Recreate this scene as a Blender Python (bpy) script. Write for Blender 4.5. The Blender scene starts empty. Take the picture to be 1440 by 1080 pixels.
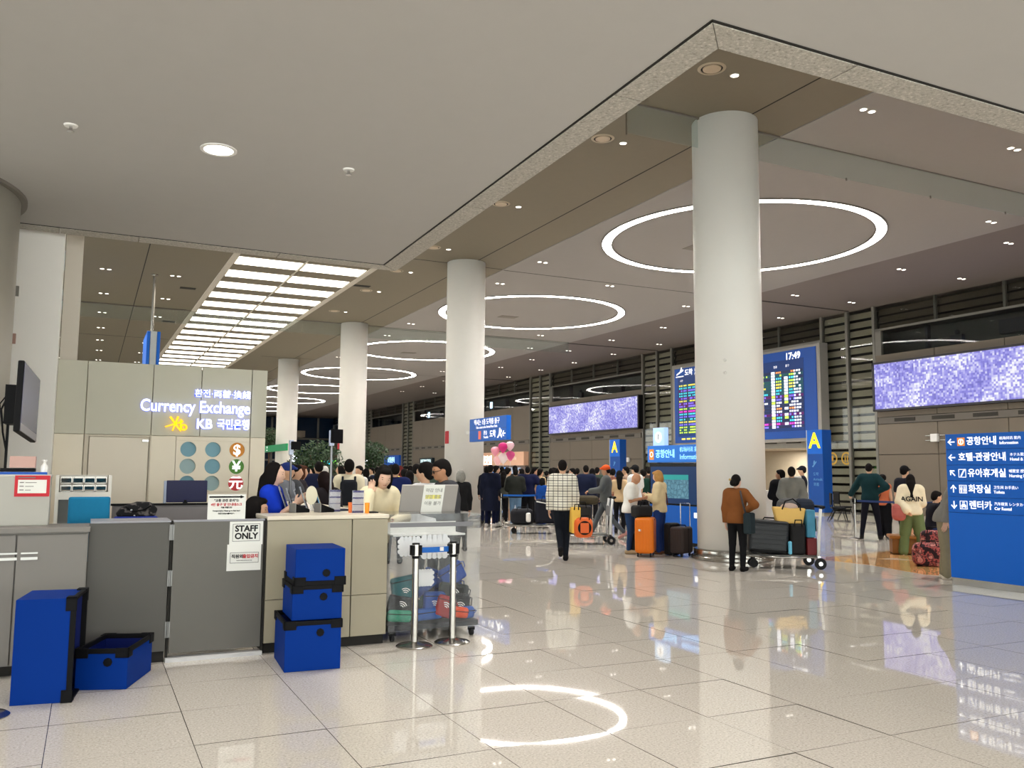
import bpy, math, random
import numpy as np
from mathutils import Matrix, Vector
random.seed(7)
rng = np.random.default_rng(7)
C = bpy.context.scene.collection
sc = bpy.context.scene
PI = math.pi

# ------------------------------------------------------------------ camera
EYE = 1.6
YAW, PITCH, ROLL = 0.4541, 0.1007, -0.0072      # looking along +Y turned to +X, slightly up
FPX = 1209.0
def cam_axes():
    cy, sy, cp, sp = math.cos(YAW), math.sin(YAW), math.cos(PITCH), math.sin(PITCH)
    f = Vector((sy*cp, cy*cp, sp)); r = Vector((cy, -sy, 0)); d = f.cross(r)
    c, s = math.cos(ROLL), math.sin(ROLL)
    return c*r + s*d, -s*r + c*d, f
RT, DN, FW = cam_axes()
cam = bpy.data.cameras.new('camera'); camo = bpy.data.objects.new('camera', cam); C.objects.link(camo)
cam.sensor_width = 36; cam.lens = FPX/1440*36; cam.clip_end = 400
camo.matrix_world = Matrix(((RT.x, -DN.x, -FW.x, 0), (RT.y, -DN.y, -FW.y, 0), (RT.z, -DN.z, -FW.z, EYE), (0, 0, 0, 1)))
sc.camera = camo

# ------------------------------------------------------------------ world, exposure, lamps
w = bpy.data.worlds.new('world'); sc.world = w; w.use_nodes = True
w.node_tree.nodes['Background'].inputs[0].default_value = (1.0, 0.98, 0.96, 1)
w.node_tree.nodes['Background'].inputs[1].default_value = 4.0
sc.view_settings.view_transform = 'Standard'; sc.view_settings.look = 'None'
sc.view_settings.exposure = 0.35; sc.view_settings.gamma = 1.0; sc.view_settings.use_curve_mapping = False
RING_E, PANEL_E, SPOT_NEAR, SPOT_HALL, SCREEN_E = 32.0, 3.6, 100.0, 850.0, 0.74
ZC, ZN = 8.4, 4.4                    # hall ceiling, low slab over the kiosk
XW = 28.5                            # right-hand wall
WARM = (1.0, 0.96, 0.92)
def lamp(x, y, z, power, size=0.5, col=WARM, angle=2.6):
    l = bpy.data.lights.new('lamp', 'SPOT'); l.energy = power; l.color = col
    l.spot_size = angle; l.spot_blend = 0.8; l.shadow_soft_size = size
    o = bpy.data.objects.new('lamp', l); o.location = (x, y, z); C.objects.link(o)
for x in (-1.44, 0.88, 3.0):                        # the downlights set in the low slab
    for y in (7.73, 4.2, 0.7, -2.8):
        lamp(x, y, ZN-0.05, SPOT_NEAR, 0.12)
for x in (5.6, 9.2, 12.8):
    for y in (0.7, -2.8):
        lamp(x, y, ZN-0.05, SPOT_NEAR, 0.12)
for x, y in ((5.5, 9), (5.5, 13.5), (6.8, 18.5), (9.63, 19.4), (13.5, 8.5), (17.5, 8.5), (21.5, 8.5), (14.5, 16.5), (20, 16.5), (14.5, 24), (21, 24), (9.7, 31.4), (15, 33), (21, 33),
             (25.5, 15.9), (25.5, 24.5), (25.5, 33), (16, 43), (23, 43), (9.7, 46), (16, 56), (24, 56), (0.2, 32.2), (2.4, 20)):
    lamp(x, y, ZC-0.06, SPOT_HALL, 0.09, angle=1.7)  # hall spots; several added without a fixture to brighten the middle floor

# ------------------------------------------------------------------ materials
def s2l(c):
    return tuple((v/12.92 if v <= 0.04045 else ((v+0.055)/1.055)**2.4) for v in (x/255 for x in c))
MATS = {}
def mat(name, rgb=(128, 128, 128), rough=0.5, metal=0.0, emit=0.0, var=0.06, scale=6.0, spec=0.3, bump=0.0):
    if name in MATS: return MATS[name]
    m = bpy.data.materials.new(name); m.use_nodes = True; nt = m.node_tree; b = nt.nodes['Principled BSDF']
    c = s2l(rgb)
    b.inputs['Roughness'].default_value = rough; b.inputs['Metallic'].default_value = metal
    b.inputs['Specular IOR Level'].default_value = spec
    tc = nt.nodes.new('ShaderNodeTexCoord'); n = nt.nodes.new('ShaderNodeTexNoise'); n.inputs['Scale'].default_value = scale; n.inputs['Detail'].default_value = 3
    nt.links.new(tc.outputs['Object'], n.inputs['Vector'])
    r = nt.nodes.new('ShaderNodeMix'); r.data_type = 'RGBA'
    r.inputs[6].default_value = (*[x*(1-var) for x in c], 1); r.inputs[7].default_value = (*[min(1, x*(1+var)) for x in c], 1)
    nt.links.new(n.outputs['Fac'], r.inputs[0]); nt.links.new(r.outputs[2], b.inputs['Base Color'])
    if emit:
        nt.links.new(r.outputs[2], b.inputs['Emission Color']); b.inputs['Emission Strength'].default_value = emit if emit > 4 else emit*0.75
    if bump:
        bp = nt.nodes.new('ShaderNodeBump'); bp.inputs['Strength'].default_value = bump; bp.inputs['Distance'].default_value = 0.01
        nt.links.new(n.outputs['Fac'], bp.inputs['Height']); nt.links.new(bp.outputs[0], b.inputs['Normal'])
    MATS[name] = m
    return m
def glass(name, tint=(0.92, 0.96, 0.95), refl=0.08, haze=0.0, ior=1.5):
    m = bpy.data.materials.new(name); m.use_nodes = True; nt = m.node_tree; nt.nodes.clear()
    out = nt.nodes.new('ShaderNodeOutputMaterial'); t = nt.nodes.new('ShaderNodeBsdfTransparent'); t.inputs[0].default_value = (*tint, 1)
    g = nt.nodes.new('ShaderNodeBsdfGlossy'); g.inputs['Roughness'].default_value = 0.03
    fr = nt.nodes.new('ShaderNodeFresnel'); fr.inputs[0].default_value = ior
    mx = nt.nodes.new('ShaderNodeMixShader'); ge = nt.nodes.new('ShaderNodeNewGeometry')      # only the face turned to the eye mirrors
    fb = nt.nodes.new('ShaderNodeMath'); fb.operation = 'SUBTRACT'; fb.inputs[0].default_value = 1; nt.links.new(ge.outputs['Backfacing'], fb.inputs[1])
    fm = nt.nodes.new('ShaderNodeMath'); fm.operation = 'MULTIPLY'; nt.links.new(fr.outputs[0], fm.inputs[0]); nt.links.new(fb.outputs[0], fm.inputs[1]); nt.links.new(fm.outputs[0], mx.inputs[0])
    src = t.outputs[0]
    if haze:
        d = nt.nodes.new('ShaderNodeBsdfDiffuse'); d.inputs[0].default_value = (.8, .82, .84, 1)
        h = nt.nodes.new('ShaderNodeMixShader'); h.inputs[0].default_value = haze
        nt.links.new(t.outputs[0], h.inputs[1]); nt.links.new(d.outputs[0], h.inputs[2]); src = h.outputs[0]
    nt.links.new(src, mx.inputs[1]); nt.links.new(g.outputs[0], mx.inputs[2]); nt.links.new(mx.outputs[0], out.inputs[0])
    MATS[name] = m
    return m
def nodes_of(name, rough=0.5, spec=0.5):
    m = bpy.data.materials.new(name); m.use_nodes = True; nt = m.node_tree; b = nt.nodes['Principled BSDF']
    b.inputs['Roughness'].default_value = rough; b.inputs['Specular IOR Level'].default_value = spec
    MATS[name] = m
    return m, nt, b
def ramp(nt, fac, stops):
    r = nt.nodes.new('ShaderNodeValToRGB'); e = r.color_ramp.elements
    while len(e) > 1: e.remove(e[-1])
    for i, (p, c) in enumerate(stops):
        x = e[0] if i == 0 else e.new(p)
        x.position = p; x.color = (*s2l(c), 1)
    nt.links.new(fac, r.inputs[0]); return r.outputs[0]
def granite(name, dark, mid, light, rough, scale=60.0, grid=False, spec=0.5):
    m, nt, b = nodes_of(name, rough, spec)
    g = nt.nodes.new('ShaderNodeNewGeometry')
    n = nt.nodes.new('ShaderNodeTexNoise'); n.inputs['Scale'].default_value = scale; n.inputs['Detail'].default_value = 4; n.inputs['Roughness'].default_value = 0.7
    nt.links.new(g.outputs['Position'], n.inputs['Vector'])
    col = ramp(nt, n.outputs['Fac'], [(0.30, dark), (0.46, mid), (0.54, mid), (0.70, light)])
    if grid:                                          # joints drawn where the tiles are too small to pick apart
        sx = nt.nodes.new('ShaderNodeSeparateXYZ'); nt.links.new(g.outputs['Position'], sx.inputs[0])
        outs = []
        for k, (o, p) in enumerate(((-0.153, 0.776), (3.887, 0.784))):
            a = nt.nodes.new('ShaderNodeMath'); a.operation = 'SUBTRACT'; a.inputs[1].default_value = o; nt.links.new(sx.outputs[k], a.inputs[0])
            d = nt.nodes.new('ShaderNodeMath'); d.operation = 'DIVIDE'; d.inputs[1].default_value = p; nt.links.new(a.outputs[0], d.inputs[0])
            f = nt.nodes.new('ShaderNodeMath'); f.operation = 'FRACT'; nt.links.new(d.outputs[0], f.inputs[0])
            l = nt.nodes.new('ShaderNodeMath'); l.operation = 'LESS_THAN'; l.inputs[1].default_value = 0.0075; nt.links.new(f.outputs[0], l.inputs[0]); outs.append(l)
        mx = nt.nodes.new('ShaderNodeMath'); mx.operation = 'MAXIMUM'; nt.links.new(outs[0].outputs[0], mx.inputs[0]); nt.links.new(outs[1].outputs[0], mx.inputs[1])
        mm = nt.nodes.new('ShaderNodeMix'); mm.data_type = 'RGBA'; mm.inputs[7].default_value = (*s2l((92, 86, 80)), 1)
        nt.links.new(mx.outputs[0], mm.inputs[0]); nt.links.new(col, mm.inputs[6]); col = mm.outputs[2]
    nt.links.new(col, b.inputs['Base Color'])
    return m
def led_wall(name, strength):
    m, nt, b = nodes_of(name, 0.4)
    tc = nt.nodes.new('ShaderNodeTexCoord')
    mp = nt.nodes.new('ShaderNodeMapping'); mp.inputs['Scale'].default_value = (13, 13, 13); nt.links.new(tc.outputs['Object'], mp.inputs[0])
    fl = nt.nodes.new('ShaderNodeVectorMath'); fl.operation = 'FLOOR'; nt.links.new(mp.outputs[0], fl.inputs[0])
    wn = nt.nodes.new('ShaderNodeTexWhiteNoise'); nt.links.new(fl.outputs[0], wn.inputs['Vector'])
    n = nt.nodes.new('ShaderNodeTexNoise'); n.inputs['Scale'].default_value = 0.55; n.inputs['Detail'].default_value = 3; nt.links.new(tc.outputs['Object'], n.inputs['Vector'])
    a = nt.nodes.new('ShaderNodeMath'); a.operation = 'MULTIPLY_ADD'; a.inputs[1].default_value = 0.45; nt.links.new(wn.outputs['Value'], a.inputs[0]); nt.links.new(n.outputs['Fac'], a.inputs[2])
    col = ramp(nt, a.outputs[0], [(0.32, (92, 88, 178)), (0.55, (128, 124, 222)), (0.75, (164, 160, 238)), (0.92, (225, 225, 252)), (1.0, (250, 250, 255))])
    b.inputs['Base Color'].default_value = (0.02, 0.02, 0.03, 1)
    nt.links.new(col, b.inputs['Emission Color']); b.inputs['Emission Strength'].default_value = strength
    return m
def plaid():
    m, nt, b = nodes_of('plaid_cloth', 0.9, 0.2)
    tc = nt.nodes.new('ShaderNodeTexCoord'); sx = nt.nodes.new('ShaderNodeSeparateXYZ'); nt.links.new(tc.outputs['Object'], sx.inputs[0])
    outs = []
    for ax, p, wd in ((0, 0.085, 0.11), (2, 0.095, 0.13), (2, 0.0475, 0.10)):
        d = nt.nodes.new('ShaderNodeMath'); d.operation = 'DIVIDE'; d.inputs[1].default_value = p; nt.links.new(sx.outputs[ax], d.inputs[0])
        f = nt.nodes.new('ShaderNodeMath'); f.operation = 'FRACT'; nt.links.new(d.outputs[0], f.inputs[0])
        l = nt.nodes.new('ShaderNodeMath'); l.operation = 'LESS_THAN'; l.inputs[1].default_value = wd; nt.links.new(f.outputs[0], l.inputs[0]); outs.append(l.outputs[0])
    s = outs[0]
    for o in outs[1:]:
        a = nt.nodes.new('ShaderNodeMath'); a.operation = 'MAXIMUM'; nt.links.new(s, a.inputs[0]); nt.links.new(o, a.inputs[1]); s = a.outputs[0]
    nt.links.new(ramp(nt, s, [(0, (226, 222, 208)), (1, (58, 56, 54))]), b.inputs['Base Color'])
    return m
def blotch(name, cols, scale=14, rough=0.8):
    m, nt, b = nodes_of(name, rough, 0.3)
    tc = nt.nodes.new('ShaderNodeTexCoord'); v = nt.nodes.new('ShaderNodeTexNoise'); v.inputs['Scale'].default_value = scale; v.inputs['Detail'].default_value = 2
    nt.links.new(tc.outputs['Object'], v.inputs['Vector'])
    nt.links.new(ramp(nt, v.outputs['Fac'], cols), b.inputs['Base Color'])
    return m

# ------------------------------------------------------------------ mesh building
class MB:
    def __init__(s): s.v, s.f, s.m, s.k = [], [], [], 0
    def add(s, vs, fs, M=None):
        o = len(s.v)
        s.v += [tuple(M @ Vector(p)) for p in vs] if M is not None else [tuple(p) for p in vs]
        s.f += [tuple(i+o for i in f) for f in fs]; s.m += [s.k]*len(fs); return s
    def mi(s, k): s.k = k; return s
    def box(s, x0, x1, y0, y1, z0, z1, M=None):
        return s.add([(x0,y0,z0),(x1,y0,z0),(x1,y1,z0),(x0,y1,z0),(x0,y0,z1),(x1,y0,z1),(x1,y1,z1),(x0,y1,z1)],
                     [(3,2,1,0),(4,5,6,7),(0,1,5,4),(1,2,6,5),(2,3,7,6),(3,0,4,7)], M)
    def cyl(s, p0, p1, r0, r1=None, n=12, M=None):
        r1 = r0 if r1 is None else r1
        p0, p1 = Vector(p0), Vector(p1); d = (p1-p0).normalized()
        a = d.orthogonal().normalized(); b = d.cross(a)
        vs = [p0 + r0*(math.cos(2*PI*i/n)*a + math.sin(2*PI*i/n)*b) for i in range(n)] + [p1 + r1*(math.cos(2*PI*i/n)*a + math.sin(2*PI*i/n)*b) for i in range(n)]
        return s.add(vs, [(i,(i+1)%n,n+(i+1)%n,n+i) for i in range(n)] + [tuple(range(n-1,-1,-1)), tuple(range(n,2*n))], M)
    def lathe(s, prof, n=32, c=(0,0,0), M=None, close=False):
        vs = [(c[0]+r*math.cos(2*PI*i/n), c[1]+r*math.sin(2*PI*i/n), c[2]+z) for r, z in prof for i in range(n)]
        k = len(prof); fs = [(j*n+i, j*n+(i+1)%n, (j+1)*n+(i+1)%n, (j+1)*n+i) for j in range(k-1) for i in range(n)]
        if close: fs += [((k-1)*n+i, (k-1)*n+(i+1)%n, (i+1)%n, i) for i in range(n)]
        else:
            if prof[0][0] > 1e-4: fs.append(tuple(range(n-1,-1,-1)))
            if prof[-1][0] > 1e-4: fs.append(tuple(range((k-1)*n, k*n)))
        return s.add(vs, fs, M)
    def prism(s, poly, z0, z1, M=None):
        n = len(poly)
        return s.add([(x,y,z0) for x,y in poly]+[(x,y,z1) for x,y in poly], [(i,(i+1)%n,n+(i+1)%n,n+i) for i in range(n)]+[tuple(range(n-1,-1,-1)),tuple(range(n,2*n))], M)
    def tube(s, pts, r, n=8, M=None):
        pts = [Vector(p) for p in pts]; vs = []; k = len(pts)
        up = None
        for i, p in enumerate(pts):
            d = (pts[min(i+1,k-1)] - pts[max(i-1,0)]).normalized()
            if up is None: up = d.orthogonal().normalized()
            a = (up - d*up.dot(d)).normalized(); up = a; b = d.cross(a)
            vs += [p + r*(math.cos(2*PI*j/n)*a + math.sin(2*PI*j/n)*b) for j in range(n)]
        fs = [(i*n+j, i*n+(j+1)%n, (i+1)*n+(j+1)%n, (i+1)*n+j) for i in range(k-1) for j in range(n)]
        return s.add(vs, fs+[tuple(range(n-1,-1,-1)), tuple(range((k-1)*n,k*n))], M)
    def ball(s, c, r, n=12, M=None):
        r = (r,r,r) if not hasattr(r,'__len__') else r; m = n//2+1; vs = []; fs = []
        for j in range(1, m):
            t = PI*j/m
            vs += [(c[0]+r[0]*math.sin(t)*math.cos(2*PI*i/n), c[1]+r[1]*math.sin(t)*math.sin(2*PI*i/n), c[2]+r[2]*math.cos(t)) for i in range(n)]
        a = len(vs); vs += [(c[0],c[1],c[2]+r[2]), (c[0],c[1],c[2]-r[2])]
        for j in range(m-2): fs += [(j*n+i, (j+1)*n+i, (j+1)*n+(i+1)%n, j*n+(i+1)%n) for i in range(n)]
        fs += [(a, i, (i+1)%n) for i in range(n)] + [(a+1, (m-2)*n+(i+1)%n, (m-2)*n+i) for i in range(n)]
        return s.add(vs, fs, M)
    def mesh(s, name, mats):
        me = bpy.data.meshes.new(name); me.from_pydata(s.v, [], s.f)
        for m in (mats if isinstance(mats, (list, tuple)) else [mats]): me.materials.append(m)
        me.polygons.foreach_set('material_index', s.m); me.update(); return me
    def build(s, name, mats, parent=None, smooth=False, bevel=0.0, seg=2, loc=None, **tags):
        me = s.mesh(name, mats)
        if smooth: me.shade_smooth() if smooth is True else me.set_sharp_from_angle(angle=math.radians(smooth))
        o = put(name, me, parent, loc, **tags)
        if bevel:
            b = o.modifiers.new('bevel', 'BEVEL'); b.width = bevel; b.segments = seg; b.limit_method = 'ANGLE'; b.angle_limit = 0.7
            b.harden_normals = False
        return o
def put(name, me, parent=None, loc=None, rz=0, label=None, cat=None, group=None, kind=None):
    o = bpy.data.objects.new(name, me); C.objects.link(o)
    if parent is not None: o.parent = parent
    if loc is not None: o.location = loc
    if rz: o.rotation_euler[2] = rz
    tag(o, label, cat, group, kind); return o
def tag(o, label=None, cat=None, group=None, kind=None):
    for k, v in (('label', label), ('category', cat), ('group', group), ('kind', kind)):
        if v: o[k] = v
    return o
def thing(name, label, cat, loc=(0,0,0), rz=0, group=None):
    return put(name, None, None, loc, rz, label, cat, group)
def dup(o, loc=None, rz=None, label=None, group=None):
    r = o.copy(); C.objects.link(r)
    for ch in list(o.children):
        c = ch.copy(); C.objects.link(c); c.parent = r
        for g in list(ch.children):
            d = g.copy(); C.objects.link(d); d.parent = c
    if loc is not None: r.location = loc
    if rz is not None: r.rotation_euler[2] = rz
    if label: r['label'] = label
    if group: r['group'] = group
    return r
def rbox(name, x0, x1, y0, y1, z0, z1, m, parent=None, bevel=0.006, **k):
    return MB().box(x0,x1,y0,y1,z0,z1).build(name, m, parent, bevel=bevel, **k)
MY = {'-x': Matrix(((0,0,-1,0),(-1,0,0,0),(0,1,0,0),(0,0,0,1))),      # lettering read by someone looking along +X
      '-y': Matrix(((1,0,0,0),(0,0,-1,0),(0,1,0,0),(0,0,0,1)))}       # lettering read by someone looking along +Y
def text(s, size, pos, face, m, parent=None, align='LEFT', bold=0.0, name='lettering', ext=0.002, sx=1.0, M=None):
    cu = bpy.data.curves.new(name, 'FONT'); cu.body = s; cu.size = size; cu.align_x = align; cu.align_y = 'CENTER'
    cu.offset = bold; cu.extrude = ext; cu.resolution_u = 3; cu.materials.append(m)
    o = bpy.data.objects.new(name, cu); C.objects.link(o); o.parent = parent
    o.matrix_local = Matrix.Translation(pos) @ (MY[face] if M is None else M) @ Matrix.Diagonal((sx, 1, 1, 1)); return o
def flat(polys, pos, face, m, name, parent=None, t=0.003, M=None):
    b = MB()
    for p in polys: b.prism(p, 0, t, Matrix.Translation(pos) @ (MY[face] if M is None else M))
    return b.build(name, m, parent)
def rect(x0, x1, y0, y1): return [(x0,y0),(x1,y0),(x1,y1),(x0,y1)]
def disc(cx, cy, r, n=24): return [(cx+r*math.cos(2*PI*i/n), cy+r*math.sin(2*PI*i/n)) for i in range(n)]
def ringpolys(cx, cy, r0, r1, n=20):
    return [[(cx+r*math.cos(2*PI*a/n), cy+r*math.sin(2*PI*a/n)) for r, a in ((r0,i),(r1,i),(r1,i+1),(r0,i+1))] for i in range(n)]
def frame2(x0, x1, y0, y1, t): return [rect(x0,x1,y0,y0+t), rect(x0,x1,y1-t,y1), rect(x0,x0+t,y0+t,y1-t), rect(x1-t,x1,y0+t,y1-t)]
def arrow(cx, cy, s, ang):
    ps = [rect(-.5,.45,-.07,.07), [(-.5,0),(-.1,.42),(0.02,.36),(-.32,0)], [(-.5,0),(-.32,0),(0.02,-.36),(-.1,-.42)]]
    c, q = math.cos(ang), math.sin(ang)
    return [[(cx+s*(x*c-y*q), cy+s*(x*q+y*c)) for x, y in p] for p in ps]
# ------------------------------------------------------------------ shared materials
M_FLOOR_T = granite('granite_tile', (150,144,135), (203,196,185), (232,227,218), 0.025, 70)
M_FLOOR = granite('granite_floor', (168,162,152), (203,196,185), (224,218,208), 0.025, 70, grid=True)
M_TRIM = granite('granite_trim', (120,116,108), (172,167,157), (214,209,200), 0.6, 42)
M_NEAR = mat('painted_slab', (178,175,171), 0.8, var=0.02)
M_WHITE = mat('white_ceiling', (152,148,145), 0.75, var=0.02)
M_TAN = mat('tan_ceiling', (126,118,102), 0.7, var=0.03)
M_BROWN = mat('greige_ceiling', (120,111,106), 0.7, var=0.03)
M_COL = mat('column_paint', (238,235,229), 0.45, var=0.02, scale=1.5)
M_STEEL = mat('brushed_steel', (175,172,166), 0.22, 1.0, var=0.05)
M_CHROME = mat('chrome', (210,210,210), 0.08, 1.0, var=0.02)
M_DARKGAP = mat('dark_gap', (38,36,33), 0.8)
M_TAUPE = mat('taupe_panel', (116,106,93), 0.5, var=0.03, scale=0.7)
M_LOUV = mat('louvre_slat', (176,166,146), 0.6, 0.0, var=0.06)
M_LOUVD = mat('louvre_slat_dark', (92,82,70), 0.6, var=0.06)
M_POST = mat('wall_post', (120,117,110), 0.4, 0.4)
M_RING = mat('ring_diffuser', (255,250,243), 0.5, emit=RING_E, var=0.0)
M_BARL = mat('panel_diffuser', (255,246,232), 0.5, emit=PANEL_E, var=0.0)
M_LAMP = mat('downlight_lens', (255,247,235), 0.4, emit=6.0, var=0.0)
M_BLUE = mat('sign_blue', (16,100,204), 0.4, var=0.02, spec=0.25)
M_BLUED = mat('sign_blue_deep', (14,72,150), 0.35, var=0.02)
M_WTXT = mat('sign_white', (250,250,250), 0.5, emit=0.9, var=0.0)
M_WHITEP = mat('white_paint', (232,230,226), 0.5, var=0.02)
M_BLACK = mat('black_plastic', (14,14,16), 0.5, spec=0.12)
M_RUBBER = mat('rubber', (30,30,32), 0.7)
M_PAPER = mat('paper', (232,232,226), 0.8, var=0.02)
M_INK = mat('ink', (24,24,26), 0.8, var=0.0)
M_RED = mat('red_print', (196,44,56), 0.6, var=0.02)
M_GREYLAM = mat('grey_laminate', (88,86,82), 0.5, var=0.02, scale=3)
M_GREYLAM2 = mat('light_grey_laminate', (128,124,119), 0.5, var=0.02, scale=3)
M_BEIGE = mat('beige_stone_panel', (162,154,133), 0.45, var=0.05, scale=2.5)
M_CREAM = mat('cream_panel', (246,236,216), 0.6, var=0.02)
M_GREIGE = mat('greige_panel', (210,207,190), 0.6, var=0.02)
G_PANE = glass('clear_glass', (0.93, 0.96, 0.95))
G_BARRIER = glass('smoke_barrier_glass', (0.90, 0.94, 0.93), haze=0.03, ior=1.3)
G_WALL = glass('facade_glass', (0.82, 0.84, 0.83), ior=1.5)
G_ACRYL = glass('acrylic', (0.96, 0.97, 0.975), haze=0.03, ior=1.35)
M_BOARD = mat('board_blue', (18,70,150), 0.35, emit=0.25, var=0.02)

# ------------------------------------------------------------------ floor: one slab, its near tiles laid one by one
FX0, FX1, FY0, FY1 = -14, 40, -8, 114
floor = MB().box(FX0, FX1, FY0, FY1, -0.3, -0.003).build('floor', M_FLOOR, kind='structure', label='polished speckled granite floor')
TX, TY = 0.776, 0.784
tb = MB(); g = 0.0022; c = 0.0012
vs = []
for z, i in ((-0.006, g), (0, g)):
    vs += [(i,i,z),(TX-i,i,z),(TX-i,TY-i,z),(i,TY-i,z)]
tb.add(vs, [(4,5,6,7)]); tb.k = 1; tb.add(vs, [(i,(i+1)%4,4+(i+1)%4,4+i) for i in range(4)])
tile_me = tb.mesh('tile', [M_FLOOR_T, mat('grout', (84,79,73), 0.9, spec=0.0)])
spots = []
for i in range(-3, 21):
    for j in range(-2, 12):
        x, y = -0.15+TX*i, 3.89+TY*j
        p = Vector((x+TX/2, y+TY/2, -EYE)); dpt = p.dot(FW)
        if dpt < 3: continue
        u = 720+FPX*p.dot(RT)/dpt
        v = 540+FPX*p.dot(DN)/dpt
        if -110 < u < 1550 and v < 1230: spots.append((x, y))
spots = sorted(spots, key=lambda s: s[0]**2+s[1]**2)[:300]
for x, y in spots:
    o = put('tile', tile_me, floor, (x, y, random.uniform(-0.0004, 0.0004)))
    o.rotation_euler = (random.gauss(0, 0.0011), random.gauss(0, 0.0011), 0)
M_ORANGE = granite('orange_inlay', (188,138,84), (206,156,100), (222,176,124), 0.03, 70)
MB().prism([(12.3,12.35),(13.6,12.45),(15.6,13.0),(19.4,13.7),(22.6,11.0),(14.5,7.6),(12.7,8.6),(12.06,9.64),(12.4,11.0)][::1], -0.002, 0.0025).build('floor_inlay', M_ORANGE, floor, label='orange stone inlay in the floor')

# ------------------------------------------------------------------ ceilings
ceil = MB().box(FX0, 12.26, FY0, FY1, ZC, ZC+0.3).build('ceiling', M_TAN, kind='structure', label='tan hall ceiling above the columns')
MB().box(12.26, 22.5, FY0, FY1, ZC-0.02, ZC+0.3).build('soffit', M_WHITE, ceil, label='white strip of ceiling that holds the ring lights')
MB().box(22.5, XW+4, FY0, FY1, ZC, ZC+0.3).build('soffit', M_BROWN, ceil, label='grey brown strip of ceiling along the right-hand wall')
seams = MB().box(10.99, 11.02, 4, 110, ZC-0.004, ZC+0.01)                    # the recessed joints
for y in (12.8, 25.9, 39.3, 53, 66, 79): seams.box(9.0, 12.24, y-0.02, y+0.02, ZC-0.004, ZC+0.01)
for y in (25.9, 39.5, 58): seams.box(12.3, 28.4, y-0.02, y+0.02, ZC-0.024, ZC+0.01)
for y in (39.0, 48.5): seams.box(-12, 3.4, y-0.03, y+0.03, ZC-0.004, ZC+0.01)
seams.box(1.3, 1.33, 20, 110, ZC-0.004, ZC+0.01)
seams.build('seam', M_DARKGAP, ceil)
slab = MB()
A, B_ = (3.34, 4.04), (3.48, 11.16)
slab.prism([(FX0,FY0),(FX1,FY0),(FX1,4.04),A,B_,(FX0,11.16)], ZN, ZN+0.9)
slab = slab.build('ceiling', M_NEAR, kind='structure', label='low white ceiling slab over the counter')
W_ = 0.255
tr = put('trim_1', None, kind='structure', label='speckled granite edging around the low ceiling')
def strip(pts): MB().prism(pts, ZN-0.012, ZN+0.3).build('edging_stone', M_TRIM, tr, bevel=0.003)
n = 3; q = 0.006
ys = [4.04, 5.2, 8.2, 11.16]
for k in range(3):
    y0, y1 = ys[k]+(q if k else 0), ys[k+1]-q
    x = lambda y: 3.34+(y-4.04)*0.14/7.12
    strip([(x(y0)+0.012, y0+0.012 if k == 0 else y0), (x(y0)+W_, (y0+W_) if k == 0 else y0), (x(y1)+W_, y1+(W_ if k == 2 else 0)), (x(y1)+0.012, y1)])
xs = [3.352, 4.6, 7.4, 10.2, 13, 15.8, 18.6, 21.4]
for k in range(7):
    strip([(xs[k]+q, 4.052), (xs[k+1]-q, 4.052), (xs[k+1]-q, 4.04+W_), (xs[k]+q+(W_-0.012 if k == 0 else 0), 4.04+W_)])
xs = [3.48, 2.08, 0.4, -0.46, -3.2, -6, -9]
for k in range(6):
    strip([(xs[k]-q, 11.172), (xs[k]-q+(W_ if k == 0 else 0), 11.16+W_), (xs[k+1]+q, 11.16+W_), (xs[k+1]+q, 11.172)])
gap = MB().box(3.335, FX1, 4.03, 4.052, ZN-0.006, ZN+0.01).box(FX0, 3.48, 11.16, 11.172, ZN-0.006, ZN+0.01)
gap.prism([(3.333,4.04),(3.352,4.04),(3.492,11.17),(3.473,11.17)], ZN-0.006, ZN+0.01).build('reveal', M_DARKGAP, tr)

# ------------------------------------------------------------------ walls around the hall; the unseen two glazed to let fill light in
wl = MB().box(-14.1, -14.08, FY0, FY1, 0, ZC).build('wall_left', G_PANE, kind='structure', label='unseen left wall, glazed to let fill light in')
b = MB()
for k in range(41): b.box(-14.2, -14, FY0+3*k-0.06, FY0+3*k+0.06, 0, ZC)
b.build('mullion', M_POST, wl)
MB().box(-14.06,-13.95,11.5,FY1,0,4.2).build('lower_wall', mat('side_wall_grey', (150,140,126), 0.7), wl)  # unseen low wall added to keep bright glazing out of the louvre-glass reflections
wn_ = MB().box(FX0, FX1, FY0-0.1, FY0-0.08, 0, ZC).build('wall_near', G_PANE, kind='structure', label='unseen wall behind the viewer, glazed to let fill light in')
b = MB()
for k in range(18): b.box(FX0+3*k-0.06, FX0+3*k+0.06, FY0-0.2, FY0, 0, ZC)
b.build('mullion', M_POST, wn_)
M_NAVY = mat('night_glass', (24,40,62), 0.12, var=0.2, scale=0.3)
wf = rbox('wall_far', FX0, XW+4, FY1, FY1+0.2, 0, ZC, M_NAVY, bevel=0, kind='structure', label='dark glazed end wall of the hall')
b = MB()
for x in range(-12, 30, 3): b.box(x-0.12, x+0.12, FY1-0.15, FY1, 0, ZC)
for z in (2.8, 5.6): b.box(FX0, XW, FY1-0.12, FY1, z-0.12, z+0.12)
b.build('mullion', M_POST, wf)
MB().box(3, 24, FY1-6, FY1-0.3, 5.6, 6.4).build('gallery_edge', M_TAUPE, wf)

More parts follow.
